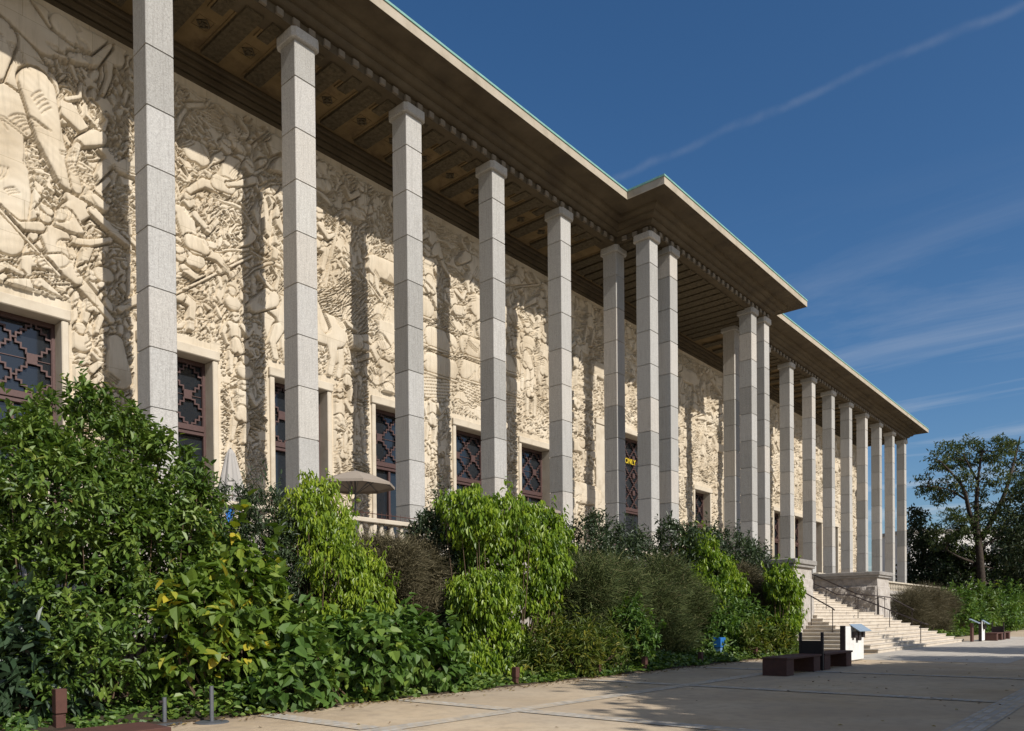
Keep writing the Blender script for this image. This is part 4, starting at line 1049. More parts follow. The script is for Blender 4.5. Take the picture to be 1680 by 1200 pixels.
def leaf_arrays(P, D, Nn, L, W, bend, fold=.22, shape='oval'):
    """P base points, D leaf direction, Nn leaf normal, per-leaf length and width -> verts, faces"""
    D = D / np.linalg.norm(D, axis=1, keepdims=True)
    S_ = np.cross(D, Nn); S_ /= np.linalg.norm(S_, axis=1, keepdims=True) + 1e-9
    Nn = np.cross(S_, D)
    L = L[:, None]; W = W[:, None]
    if shape == 'oval': ts, ws = (.0, .32, .70, 1.0), (0, .5, .42, 0)
    elif shape == 'heart': ts, ws = (.0, .22, .62, 1.0), (0, .55, .42, 0)
    else: ts, ws = (.0, .3, .7, 1.0), (0, .5, .35, 0)
    def pt(t, w): return P + D * L * t + S_ * W * w + Nn * (abs(w) * W * fold * 2 - bend * L * t * t)
    vs = [pt(ts[0], 0), pt(ts[1], ws[1]), pt(ts[2], ws[2]), pt(ts[3], 0), pt(ts[2], -ws[2]), pt(ts[1], -ws[1])]
    V = np.stack(vs, 1).reshape(-1, 3)
    n = len(P); b = (np.arange(n) * 6)[:, None]
    F_ = np.concatenate([b + np.array([[0, 1, 2, 3]]), b + np.array([[0, 3, 4, 5]])], 1).reshape(-1)
    return V, F_
def rand_dir(rng, n):
    v = rng.normal(size=(n, 3)); return v / np.linalg.norm(v, axis=1, keepdims=True)
def clump_points(blobs, rng, spacing, inner=.25, flat=1.0):
    """clump centres spread over the outer skin (and some inside) of a union of spheres"""
    Cn, Out = [], []
    B = np.array([b[:3] for b in blobs]); Rr = np.array([b[3] for b in blobs])
    for (x, y, z, r) in blobs:
        n = int(4 * math.pi * r * r / (spacing * spacing)); d = rand_dir(rng, n)
        rr = r * np.where(rng.random(n) < inner, rng.uniform(.35, .8, n), rng.uniform(.82, 1.12, n))
        p = np.array([x, y, z]) + d * rr[:, None] * np.array([1, flat, 1])
        dist = np.linalg.norm(p[:, None, :] - B[None], axis=2) / Rr[None]
        keep = (dist.min(1) > .72) | (rng.random(n) < .15)
        keep &= p[:, 2] > .12
        keep &= ~((d[:, 1] > .55) & (rng.random(n) < .6))       # thinner on the side against the wall
        Cn.append(p[keep]); Out.append(d[keep])
    return np.concatenate(Cn), np.concatenate(Out)
def bush(key, name, label, mat, L, W, spacing, per, spread, droop=.3, up=.25, bend=.18, shape='oval', seed=1, inner=.25, hang=False, group=None, branches=True, blobs=None, cat='shrub', jit=.8, sprays=55):
    rng = np.random.default_rng(seed)
    blobs = blobs or VEG[key]
    # smaller lumps on every mass give the uneven outline and the dark gaps
    lumps = list(blobs)
    for (bx, by, bz, br) in blobs:
        for d in rand_dir(rng, 6):
            if d[2] > -.5: lumps.append((bx + d[0] * br * .82, by + d[1] * br * .82, bz + d[2] * br * .82, br * rng.uniform(.28, .46)))
    blobs = [(b[0], b[1], b[2], b[3] * .88) for b in blobs] + lumps[len(blobs):]
    c, o = clump_points(blobs, rng, spacing, inner)
    n = len(c) * per
    ci = np.repeat(np.arange(len(c)), per)
    # each clump is a shoot: leaves set along a short stem pointing outwards and up
    axis = o + np.array([0, 0, up]) + rng.normal(size=o.shape) * .25; axis /= np.linalg.norm(axis, axis=1, keepdims=True)
    t = rng.uniform(-.2, 1, n) * spread
    P = c[ci] + axis[ci] * t[:, None] + rng.normal(size=(n, 3)) * spread * .28
    D = axis[ci] * .5 + rand_dir(rng, n) * jit
    D[:, 2] -= droop
    if hang: D[:, 2] -= 1.0
    Nn = rand_dir(rng, n) * .5 + np.array([0, 0, 1.0]) + o[ci] * .4
    # long young shoots standing out of the outline
    sel = np.where((o[:, 2] > .05) & (o[:, 1] < .5))[0]
    if len(sel) and sprays:
        sel = rng.choice(sel, min(len(sel), sprays), replace=False); k_ = 16; m = len(sel) * k_
        si = np.repeat(sel, k_); tt = np.tile(np.linspace(.1, 1, k_), len(sel)); sl = np.repeat(rng.uniform(.25, .8, len(sel)) * max(1, L / .16), k_)
        sa = axis[si] * .7 + np.array([0, 0, .75]); sa /= np.linalg.norm(sa, axis=1, keepdims=True)
        P = np.concatenate([P, c[si] + sa * (sl * tt)[:, None] + rng.normal(size=(m, 3)) * .015])
        dd = rand_dir(rng, m) * .9 + sa * .5; dd[:, 2] -= (droop + (.6 if hang else 0))
        D = np.concatenate([D, dd]); Nn = np.concatenate([Nn, rand_dir(rng, m) * .4 + np.array([0, 0, 1.])]); ci = np.concatenate([ci, si]); n += m
    Ls = L * rng.uniform(.45, 1.4, n); Ws = W * rng.uniform(.65, 1.25, n) * (.6 + .4 * Ls / L) 
    ok = P[:, 2] > .06
    P, D, Nn, Ls, Ws, ci = P[ok], D[ok], Nn[ok], Ls[ok], Ws[ok], ci[ok]
    V, F_ = leaf_arrays(P, D, Nn, Ls, Ws, bend, shape=shape)
    clr = rng.random(len(c)) * .5
    rn = np.clip(clr[ci] + rng.random(len(P)) * .5, 0, 1)
    cx, cy = np.mean([b[0] for b in blobs]), np.mean([b[1] for b in blobs])
    root = empty(name, (cx, cy, 0), label, cat, group)
    f = np_mesh('foliage', V - np.array([cx, cy, 0]), F_, np.full(len(P) * 2, 4), mat, root, None, False, np.repeat(rn, 2))
    if branches:
        b = MB(); sel = rng.choice(len(c), min(len(c), 70), replace=False)
        for i in sel:
            p1 = c[i] - np.array([cx, cy, 0]); g = np.array([p1[0] * .55 + rng.normal() * .12, p1[1] * .4 + rng.normal() * .1, .05]); md = (p1 + g) / 2 + np.array([p1[0] * .12, 0, .1])
            b.tube([g, md, p1], [.022, .015, .006], 5, False)
        b.build('branches', M['twig'], root)
    return root
def broom(key, name, label, mat, n, hgt, seed, group=None, lean=.42):
    """fine twiggy shrub: a great many thin arching shoots"""
    rng = np.random.default_rng(seed); blobs = VEG[key]
    w = np.array([b[3] ** 2 for b in blobs]); w /= w.sum(); pick = rng.choice(len(blobs), n, p=w)
    B = np.array(blobs)[pick]
    d = rand_dir(rng, n); rr = B[:, 3] * rng.random(n) ** .4
    P0 = B[:, :3] + d * rr[:, None]
    P0[:, 2] -= hgt * .35
    tuft = rand_dir(rng, 400)[rng.integers(0, 400, n)]
    A = np.stack([d[:, 0] * .5 + tuft[:, 0] * .5 + rng.normal(size=n) * lean, d[:, 1] * .4 + tuft[:, 1] * .4 + rng.normal(size=n) * lean - .15, .5 + tuft[:, 2] * .35 + rng.normal(size=n) * .45], 1); A /= np.linalg.norm(A, axis=1, keepdims=True)
    H = hgt * rng.uniform(.5, 1.15, n); wd = rng.uniform(.005, .010, n)
    sd = np.cross(A, rand_dir(rng, n)); sd /= np.linalg.norm(sd, axis=1, keepdims=True)
    arch = np.stack([d[:, 0], d[:, 1], -.35 * np.ones(n)], 1) * (H * .28)[:, None]
    Vs = []
    for t_, ww in ((0, 1), (.5, .8), (1, .25)):
        p = P0 + A * (H * t_)[:, None] + arch * (t_ * t_); p[:, 2] = np.maximum(p[:, 2], .04)
        Vs += [p - sd * (wd * ww)[:, None], p + sd * (wd * ww)[:, None]]
    cx, cy = np.mean([b[0] for b in blobs]), np.mean([b[1] for b in blobs])
    V = np.stack(Vs, 1).reshape(-1, 3) - np.array([cx, cy, 0])
    b_ = (np.arange(n) * 6)[:, None]
    F_ = np.concatenate([b_ + np.array([[0, 1, 3, 2]]), b_ + np.array([[2, 3, 5, 4]])], 1).reshape(-1)
    root = empty(name, (cx, cy, 0), label, 'shrub', group)
    np_mesh('foliage', V, F_, np.full(n * 2, 4), mat, root, None, False, np.repeat(rng.random(n), 2))
    nl = n; pk = rng.integers(0, n, nl); tt = rng.random(nl)[:, None]
    PL = P0[pk] + A[pk] * H[pk][:, None] * tt + arch[pk] * tt * tt - np.array([cx, cy, 0])
    VL, FL = leaf_arrays(PL, A[pk] + rand_dir(rng, nl) * .9, rand_dir(rng, nl) + np.array([0, -.2, .5]), rng.uniform(.04, .10, nl), rng.uniform(.012, .026, nl), .1)
    np_mesh('leaves', VL, FL, np.full(nl * 2, 4), mat, root, None, False, np.repeat(np.clip(rng.random(nl) * .6 + .4, 0, 1), 2))
    b = MB()
    for i in range(40):
        q = blobs[rng.integers(len(blobs))]; p1 = np.array([q[0] - cx + rng.normal() * q[3] * .5, q[1] - cy + rng.normal() * q[3] * .3, q[2]])
        b.tube([(p1[0] * .6, p1[1] * .5, .03), (p1[0] * .9, p1[1] * .8, p1[2] * .6), tuple(p1)], [.02, .014, .006], 5, False)
    b.build('branches', M['twig'], root)
    return root

LM = {}
LM['glossy'] = mat_leaf('leaf_glossy_green', [(0, (0.035, 0.075, 0.014)), (.45, (0.085, 0.145, 0.022)), (.9, (0.17, 0.235, 0.04)), (.96, (0.24, 0.25, 0.06)), (1, (0.22, 0.13, 0.05))], .46, .25, .4)
LM['dark'] = mat_leaf('leaf_dark_green', [(0, (0.025, 0.043, 0.018)), (.5, (0.042, 0.066, 0.026)), (1, (0.075, 0.10, 0.042))], .45, .15, .4, (1.1, 1.3, .8))
LM['lime'] = mat_leaf('leaf_lime', [(0, (0.055, 0.10, 0.012)), (.2, (0.11, 0.18, 0.014)), (.5, (0.20, 0.285, 0.022)), (1, (0.34, 0.40, 0.035))], .42, .35, .45)
LM['limebig'] = mat_leaf('leaf_fresh_green', [(0, (0.045, 0.09, 0.012)), (.2, (0.095, 0.165, 0.014)), (.5, (0.175, 0.265, 0.02)), (1, (0.30, 0.37, 0.03))], .42, .35, .45)
LM['heart'] = mat_leaf('leaf_heart', [(0, (0.042, 0.09, 0.018)), (.55, (0.085, 0.155, 0.028)), (.93, (0.15, 0.22, 0.035)), (1, (0.36, 0.34, 0.04))], .5, .3, .35)
LM['yellow'] = mat_leaf('leaf_turning_yellow', [(0, (0.055, 0.105, 0.016)), (.5, (0.11, 0.175, 0.024)), (.78, (0.17, 0.23, 0.028)), (.88, (0.40, 0.36, 0.035)), (1, (0.56, 0.43, 0.05))], .5, .32, .35)
LM['broomb'] = mat_leaf('twigs_brown_olive', [(0, (0.06, 0.052, 0.028)), (.5, (0.10, 0.086, 0.045)), (1, (0.19, 0.16, 0.095))], .7, .1, .2, (1, 1, .8))
LM['broomo'] = mat_leaf('twigs_olive', [(0, (0.036, 0.052, 0.018)), (.5, (0.07, 0.092, 0.030)), (.9, (0.13, 0.15, 0.05)), (1, (0.17, 0.13, 0.07))], .7, .1, .2, (1, 1, .8))
LM['fern'] = mat_leaf('leaf_fern', [(0, (0.05, 0.085, 0.014)), (.6, (0.10, 0.13, 0.022)), (1, (0.27, 0.24, 0.035))], .5, .3, .3)
LM['tree'] = mat_leaf('leaf_tree', [(0, (0.034, 0.056, 0.018)), (.5, (0.06, 0.085, 0.026)), (1, (0.12, 0.125, 0.04))], .5, .25, .3)
LM['treed'] = mat_leaf('leaf_tree_dark', [(0, (0.014, 0.026, 0.011)), (.5, (0.024, 0.042, 0.017)), (1, (0.05, 0.06, 0.025))], .5, .2, .3)

bush('glossy', 'evergreen_shrub', 'very large glossy green shrub, tallest and nearest of the hedge, before the leftmost pillar', LM['glossy'], .15, .062, .27, 25, .23, .25, .4, .2, seed=1, inner=.3, sprays=110)
bush('darkleaf', 'evergreen_shrub', 'dull dark green shrub below the furled parasol, right of the largest glossy bush', LM['dark'], .13, .034, .19, 17, .2, .1, .45, .1, seed=2)
bush('lime', 'laurel_shrub', 'slender lime green shrub below the open parasol, between the dark bush and the brown broom', LM['lime'], .14, .046, .17, 14, .2, .5, .5, .25, seed=3, hang=True)
bush('yellowleaf', 'mulberry_shrub', 'big-leaved shrub with many leaves turned yellow, low at the front of the hedge', LM['yellow'], .22, .155, .25, 10, .22, .35, .2, .2, 'heart', seed=4, sprays=6)
bush('heart', 'climbing_plant', 'low mass of heart-shaped mid green leaves spilling over the kerb', LM['heart'], .21, .165, .22, 8, .2, .5, .15, .2, 'heart', seed=5, jit=.7, sprays=10)
broom('broombrown', 'broom_shrub', 'brown twiggy broom bush below the balusters, right of the slender lime shrub', LM['broomb'], 22000, .46, 6)
bush('darktall', 'evergreen_shrub', 'tall dark green shrub pressed against the left side of the big bright green bush', LM['dark'], .16, .05, .20, 15, .22, .2, .6, .12, seed=7)
bush('limebig', 'laurel_shrub', 'big rounded bright yellow-green bush in the middle of the hedge', LM['limebig'], .17, .06, .19, 15, .2, .45, .4, .25, seed=8, hang=True)
bush('darkstem', 'evergreen_shrub', 'dark shrub with leggy shoots behind the olive broom, right of the big bright bush', LM['dark'], .17, .055, .25, 14, .3, .2, .9, .12, seed=9)
broom('broomolive', 'broom_shrub', 'olive green feathery broom bush just right of the big bright yellow-green bush', LM['broomo'], 28000, .48, 10)
bush('fern', 'fern', 'yellowing fern clump low at the kerb in front of the olive broom', LM['fern'], .20, .05, .20, 9, .22, .2, .5, .3, seed=11, jit=1.0)
bush('lowgreen', 'low_shrub', 'small mid green leafy shrub at the kerb right of the yellowing ferns', LM['heart'], .17, .09, .19, 9, .2, .3, .3, .2, seed=12)
broom('broomdeep', 'broom_shrub', 'wide dark olive broom bush standing left of the blue bin', LM['broomo'], 34000, .52, 13)
bush('darkback', 'evergreen_shrub', 'dark green bush at the top of the bed, nearest the front portico pillars', LM['dark'], .2, .07, .28, 13, .28, .2, .7, .12, seed=14)
bush('limemid', 'laurel_shrub', 'upright bright green bush standing above the blue bin', LM['limebig'], .19, .07, .23, 14, .22, .45, .4, .25, seed=15, hang=True)
bush('mixlow', 'low_shrub', 'mixed green leafy shrub close behind the blue bin', LM['heart'], .19, .085, .23, 11, .24, .3, .4, .2, seed=16)
broom('broomgray', 'broom_shrub', 'brownish broom bush beside the left stair pedestal', LM['broomb'], 18000, .5, 17)
bush('limepillar', 'laurel_shrub', 'narrow column of bright green leaves climbing in front of the left stair pedestal', LM['limebig'], .19, .075, .21, 15, .2, .45, .3, .25, seed=18, hang=True)
bush('yellowlow', 'low_shrub', 'low yellow-green plant at the foot of the left end of the entrance steps', LM['fern'], .22, .08, .2, 9, .2, .3, .4, .3, seed=19)
broom('broomright', 'broom_shrub', 'brown olive broom bush just beyond the right stair pedestal', LM['broomb'], 22000, .75, 20)
g = VEG['greenright']
bush(None, 'evergreen_shrub', 'rounded green bush next after the broom on the far side of the entrance steps', LM['heart'], .3, .15, .42, 12, .4, .25, .4, .2, seed=21, blobs=[g[0], g[2], g[5]])
bush(None, 'evergreen_shrub', 'green bush behind the far white stand', LM['glossy'], .34, .17, .45, 12, .4, .25, .4, .2, seed=22, blobs=[g[1], g[8], (71, -10.4, 1.0, 1.3)])
bush(None, 'evergreen_shrub', 'green bush behind the far rusty bench', LM['heart'], .38, .19, .55, 12, .5, .25, .4, .2, seed=23, blobs=[g[3], g[6], (88, -10, 2.2, 2.0)])
bush(None, 'evergreen_shrub', 'large far green bush at the right edge of the picture', LM['glossy'], .42, .2, .65, 12, .6, .25, .4, .2, seed=24, blobs=[g[4], g[7]])
# near left corner: big veined leaves, a yellow sprig, ivy over the ground
bush(None, 'viburnum_shrub', 'low shrub with very large dark ribbed leaves at the left edge by the rusty bollard', mat_leaf('leaf_ribbed', [(0, (0.02, 0.042, 0.02)), (1, (0.045, 0.075, 0.035))], .35, .12, .5), .26, .11, .26, 9, .26, .45, .1, .22, seed=25, blobs=[(-6.55, -9.75, .95, .5), (-6.35, -10.0, .45, .45), (-7.1, -9.6, .7, .6)])
bush(None, 'ivy_sprig', 'bright yellow sprig of leaves just above the rusty bollard', LM['lime'], .17, .12, .2, 5, .16, .4, .1, .2, 'heart', seed=26, blobs=[(-5.92, -9.5, .86, .2)], branches=False, cat='plant', sprays=0)
def ground_cover(name, label, x0, x1, n, y0, dy, zmax, ls, mat, seed, shape='heart'):
    rng = np.random.default_rng(seed)
    x = rng.uniform(x0, x1, n); t = rng.random(n)
    mound = .55 + .45 * np.sin(x * 1.9 + 1.7 * np.sin(x * .7)) * np.sin(x * .8 + 1)
    P = np.stack([x, y0 + .12 * np.sin(x * 2.3) + dy * t, .03 + zmax * mound * rng.random(n) * np.clip(t * 3 + .12, 0, 1)], 1)
    P[:, 2] += .25 * np.clip((P[:, 1] + 10.9) / 2, 0, 1)
    ok = ~((np.abs(P[:, 0] + 6.5) < .3) & (P[:, 1] < -10.75)); P = P[ok]; n = len(P)
    V, F_ = leaf_arrays(P, rand_dir(rng, n) * np.array([1, 1, .5]), rand_dir(rng, n) * .5 + np.array([0, -.3, 1]), ls * rng.uniform(.6, 1.2, n), ls * .8 * rng.uniform(.6, 1.1, n), .15, shape=shape)
    V[:, 2] = np.maximum(V[:, 2], .02)
    o = np_mesh(name, V, F_, np.full(n * 2, 4), mat, None, None, False, np.repeat(rng.random(n) * .93, 2))
    tag(o, label, None, None, 'stuff')
ground_cover('ivy_ground_cover', 'low ivy covering the ground round the rusty bollard', -9.5, -4.9, 5200, -11.3, 2.6, .16, .11, LM['heart'], 27)
ground_cover('kerb_undergrowth', 'low leafy undergrowth along the kerb of the bed', -4.9, 24.6, 15000, -11.42, 1.5, .52, .14, LM['glossy'], 29, 'oval')
ground_cover('kerb_undergrowth', 'low leafy undergrowth along the bed beyond the steps', 44.6, 100, 9000, -11.4, 1.4, .7, .2, LM['glossy'], 30, 'oval')
def litter():
    rng = np.random.default_rng(28); n = 1100
    P = np.stack([rng.uniform(-6, 24, n), -11.5 - np.abs(rng.normal(size=n)) * .28, np.full(n, .016)], 1)
    far_ = rng.random(n) < .10; P[far_, 1] = rng.uniform(-21.5, -12, far_.sum()); P[far_, 0] = rng.uniform(-5, 22, far_.sum())
    V, F_ = leaf_arrays(P, rand_dir(rng, n) * np.array([1, 1, .1]), np.array([[0, 0, 1.]] * n) + rand_dir(rng, n) * .25, rng.uniform(.04, .1, n), rng.uniform(.03, .06, n), .1)
    V[:, 2] = np.maximum(V[:, 2], .013)
    o = np_mesh('fallen_leaves', V, F_, np.full(n * 2, 4), mat_leaf('leaf_fallen', [(0, (.09, .055, .025)), (.6, (.18, .11, .05)), (1, (.3, .24, .08))], .8, .1, .2), None, None, False, np.repeat(rng.random(n), 2))
    tag(o, 'dry leaves fallen along the hedge kerb', None, None, 'stuff')
litter()

# ------------------------------------------------------------------ trees
def crown_mesh(root, blobs, mat, L, W, spacing, per, spread, seed, flat=1.0, o=(0, 0, 0), squash=.7):
    rng = np.random.default_rng(seed)
    c, od = clump_points(blobs, rng, spacing, .35)
    B = np.array([b[:3] for b in blobs])
    n = len(c) * per; ci = np.repeat(np.arange(len(c)), per)
    P = c[ci] + rng.normal(size=(n, 3)) * np.array([spread, spread, spread * squash])
    D = rand_dir(rng, n) + od[ci] * .3; D[:, 2] -= .25
    Nn = rand_dir(rng, n) * .6 + np.array([0, 0, 1.])
    V, F_ = leaf_arrays(P, D, Nn, L * rng.uniform(.6, 1.3, n), W * rng.uniform(.7, 1.2, n), .15)
    rn = np.clip(rng.random(len(c))[ci] * .55 + rng.random(n) * .45, 0, 1)
    return np_mesh('crown', V - np.array(o), F_, np.full(n * 2, 4), mat, root, None, False, np.repeat(rn, 2)), c
def limb_smooth(pl, n=4):
    P = [Vector(p) for p in pl]; out = []
    for i in range(len(P) - 1):
        p0, p1, p2, p3 = P[max(i - 1, 0)], P[i], P[i + 1], P[min(i + 2, len(P) - 1)]
        for k_ in range(n):
            t_ = k_ / n
            out.append(.5 * ((2 * p1) + (p2 - p0) * t_ + (2 * p0 - 5 * p1 + 4 * p2 - p3) * t_ ** 2 + (3 * p1 - p0 - 3 * p2 + p3) * t_ ** 3))
    return out + [P[-1]]
root = empty('tall_tree', (99.9, -6.3, 0), 'tall open-branched tree with forking trunk and flat leaf pads at the right', 'tree'); oo = Vector((99.9, -6.3, 0))
tk = MB(); rads = [(.62, .07), (.30, .06), (.34, .06), (.20, .05), (.15, .05), (.15, .05), (.16, .05), (.18, .05)]
LIMB = [[Vector(p) - oo for p in pl] for pl in MAINLIMBS]
LIMB[0].insert(0, Vector((0, 0, 0)))
for pl, (r0, r1) in zip(LIMB, rads):
    q = limb_smooth(pl); tk.tube(q, [r0 + (r1 - r0) * i / (len(q) - 1) for i in range(len(q))], 9)
rgt = np.random.default_rng(50)
ends = [p for pl in LIMB for p in limb_smooth(pl, 3)[2:]]
for (x, y, z, r) in CROWNS['main']:
    for k_ in range(3):
        tgt = Vector((x, y, z)) - oo + Vector(rgt.normal(size=3) * r * .55); src = min(ends, key=lambda e: (e - tgt).length + max(0, e.z - tgt.z) * .8)
        md = (src + tgt) / 2 + Vector((0, 0, -.2)) + Vector(rgt.normal(size=3) * .2); q = limb_smooth([src, md, tgt], 3)
        tk.tube(q, [.10 - .085 * i / (len(q) - 1) for i in range(len(q))], 5, False)
tk.build('trunk', M['bark'], root, True)
crown_mesh(root, [(x, y, z, r * .95) for x, y, z, r in CROWNS['main']] + [(106.6, -11.4, 22.4, 1.6), (108.0, -12.2, 18.6, 1.8), (106.2, -10.6, 15.4, 1.6)], LM['tree'], .42, .16, .64, 14, .30, 51, o=tuple(oo), squash=.5)
def simple_tree(name, base, label, blobs, mat, L, W, spacing, per, spread, seed, tr=.4, group=None):
    root = empty(name, base, label, 'tree', group); o = Vector(base); b = MB(); rng = np.random.default_rng(seed + 900)
    zt = max(q[2] for q in blobs)
    top = Vector((np.mean([q[0] for q in blobs]), np.mean([q[1] for q in blobs]), zt * .8)) - o
    tl = limb_smooth([Vector((0, 0, 0)), Vector((top.x * .2, top.y * .2, top.z * .4)), top], 4)
    b.tube(tl, [tr * (1 - .75 * i / (len(tl) - 1)) for i in range(len(tl))], 9)
    for (x, y, z, r) in blobs:
        for k_ in range(3):
            tgt = Vector((x, y, z)) - o + Vector(rng.normal(size=3) * r * .45); src = min(tl[2:], key=lambda e: (e - tgt).length + max(0, e.z - tgt.z + .5) * 1.2)
            md = (src + tgt) / 2 + Vector(rng.normal(size=3) * .25); q = limb_smooth([src, md, tgt], 3)
            b.tube(q, [tr * .34 * (1 - .8 * i / (len(q) - 1)) for i in range(len(q))], 6, False)
    b.build('trunk', M['bark'], root, True)
    crown_mesh(root, blobs, mat, L, W, spacing, per, spread, seed, o=base)
    return root
simple_tree('broadleaf_tree', (93.5, -12.2, 0), 'dark dense tree cut by the right edge of the picture', CROWNS['right'], LM['treed'], .45, .2, .6, 14, .4, 61, .5)
simple_tree('broadleaf_tree', (102.4, 1.0, 0), 'dark narrow tree just right of the last pillar of the far wing', CROWNS['darkL'], LM['treed'], .45, .2, .55, 14, .38, 62, .4)
simple_tree('broadleaf_tree', (101.0, -3.6, 0), 'low dark tree under the tall open-branched tree', CROWNS['darkM'] + [(101.0, -2.2, 9.6, 1.7), (103.6, -5.2, 8.2, 1.8), (104.5, -7.0, 8.0, 1.6), (99.4, -2.2, 8.3, 1.4), (104.6, -9.2, 9.2, 1.7), (105.6, -8.6, 7.0, 1.8), (103.2, -8.4, 10.6, 1.3), (105.5, -9.8, 5.6, 1.6)], LM['treed'], .45, .2, .6, 13, .4, 63, .35)
# street trees behind the viewpoint: they throw the dappled shade that falls on the plaza
for i, (x, y, h_, r_, lb) in enumerate((
    (6.4, -28.4, 9.4, 2.6, 'plane tree whose shade edge falls on the gravel in front of the yellowing ferns'),
    (11.6, -26.8, 9.6, 3.0, 'plane tree whose shade covers the near rusty bench'),
    (1.2, -31.9, 9.6, 2.7, 'plane tree whose shade edge runs over the gravel at the bottom of the picture'),
    (8.8, -30.4, 9.7, 2.9, 'plane tree whose shade lies on the open gravel in front of the near rusty bench'),
    (14.4, -32.0, 9.7, 2.1, 'plane tree whose shade lies right of the near rusty bench'),
    (3.4, -34.6, 9.8, 3.1, 'plane tree whose shade falls on the near gravel at the bottom edge'),
    (12.6, -32.6, 10.2, 3.6, 'plane tree whose shade falls on the gravel before the near white stand'),
    (20.8, -34.2, 10.0, 3.0, 'plane tree whose shade falls on the gravel before the pale paving'),
    (29.5, -32.6, 9.8, 3.6, 'plane tree whose shade reaches the pale paving at the right edge'),
    (11.5, -38.6, 10.4, 3.6, 'plane tree farther back whose shade falls at the bottom right corner'))):
    rng = np.random.default_rng(70 + i)
    bl = [(x + rng.normal() * r_ * .55, y + rng.normal() * r_ * .5, h_ + rng.normal() * r_ * .28, r_ * rng.uniform(.38, .6)) for _ in range(12)]
    simple_tree('plane_tree', (x, y, 0), lb, bl, LM['tree'], .36, .27, .52, 14, .42, 80 + i, .28)

# ------------------------------------------------------------------ things on the plaza and the terrace
def place(root, *objs): pass
def bench(x, y, L, label):
    r = empty('steel_bench', (x, y, 0), label, 'bench', 'rusty steel benches'); w = .70
    MB().bbox(0, L, 0, w, .44, .50, .008).build('seat', M['corten'], r)
    for a in (0, L - .62):
        MB().bbox(a + .01, a + .55, .02, w - .02, 0, .438, .008).build('leg', M['corten'], r)
    return r
bench(9.9, -15.48, 2.75, 'rusty steel bench in tree shade on the near side of the upright panel')
bench(12.95, -15.48, 2.7, 'rusty steel bench in tree shade between the upright panel and the near white stand')
def back_panel(x, y, label):
    r = empty('steel_backrest_panel', (x, y, 0), label, 'panel', 'upright steel panels between the benches')
    for yy in (0, .63): MB().bbox(0, .09, yy, yy + .07, 0, 1.13, .006).build('post', M['darksteel'], r)
    MB().bbox(.015, .075, .072, .628, .12, .88, .006).build('panel', M['darksteel'], r)
back_panel(12.76, -15.48, 'upright dark steel panel with an open top between the two near benches')
def stand(x, y, s, label):
    r = empty('info_stand', (x, y, 0), label, 'stand', 'white information stands'); 
    MB().bbox(.13, 2.3 * s, 0, .14, .03, 1.25, .025).build('slab', M['whitestone'], r)
    MB().bbox(.05, .125, -.015, .155, 0, 1.28, .008).build('steel_end', M['darksteel'], r)
    # sloping reading plate on brackets
    b = MB(); x0, x1 = .75 * s, 2.15 * s
    V = [(x0, -.30, 1.06), (x1, -.30, 1.06), (x1, .06, 1.31), (x0, .06, 1.31)]
    n = Vector((0, -.25, .36)).normalized() * .02
    b.add([Vector(v) for v in V] + [Vector(v) + n for v in V], [(0, 3, 2, 1), (4, 5, 6, 7), (0, 1, 5, 4), (1, 2, 6, 5), (2, 3, 7, 6), (3, 0, 4, 7)])
    b.build('reading_plate', M['plate'], r)
    for k_ in range(3):
        xx = x0 + .12 + k_ * (x1 - x0 - .5) / 2
        MB().bbox(xx, xx + .26, -.12, -.004, .84 - .1 * (k_ == 1), 1.06, .006).build('bracket', M['darksteel'], r)
stand(17.1, -14.78, 1.0, 'white concrete information stand with a sloping plate at the foot of the entrance steps')
stand(44.6, -14.6, .55, 'white information stand with a sloping plate, far beyond the right end of the steps')
MBx = empty('steel_post_panel', (43.5, -14.3, 0), 'narrow rusty upright panel with a pale slanted top beside the far white stand', 'panel')
MB().bbox(0, .5, 0, .12, 0, 1.15, .01).build('panel', M['corten'], MBx)
b = MB(); b.add([(-.15, -.35, 1.12), (.6, -.35, 1.12), (.6, .15, 1.38), (-.15, .15, 1.38), (-.15, -.35, 1.15), (.6, -.35, 1.15), (.6, .15, 1.41), (-.15, .15, 1.41)], [(0, 3, 2, 1), (4, 5, 6, 7), (0, 1, 5, 4), (1, 2, 6, 5), (2, 3, 7, 6), (3, 0, 4, 7)]).build('reading_plate', M['plate'], MBx)
bench(46.2, -15.2, 2.6, 'small far rusty bench just right of the far white stand')
bench(49.3, -15.2, 2.6, 'farthest rusty bench, at the right edge beyond the far panel')
back_panel(49.0, -15.2, 'upright dark steel panel between the two far benches')

bn = empty('waste_bin', (17.05, -10.25, 0), 'blue waste bin with a pale lower half in front of the hedge', 'bin')
MB().bbox(-.21, .21, -.18, .18, .46, .84, .02).build('hood', M['blue'], bn)
MB().bbox(-.19, .19, -.16, .16, .10, .455, .02).build('bag', mat_plain('pale_blue_bag', (.16, .26, .40), .3, 0, .3, 10), bn)
for s_ in (-1, 1): MB().tube([(s_ * .17, .15, 0), (s_ * .17, .15, .45)], .018, 6).build('leg', M['greysteel'], bn)
rag = MB(); rng = np.random.default_rng(9); V = []
for j in range(6):
    for i in range(9): V.append((18.1 + i * .1 + rng.normal() * .02, -11.0 - j * .07, .09 + abs(rng.normal()) * .05))
rag.add(V, [(j * 9 + i, j * 9 + i + 1, (j + 1) * 9 + i + 1, (j + 1) * 9 + i) for j in range(5) for i in range(8)])
tag(rag.build('crumpled_sheet', mat_plain('pale_plastic', (.42, .48, .56), .4, 0, .2, 9), None, True), 'crumpled pale blue plastic sheet lying at the kerb right of the blue bin', 'litter')

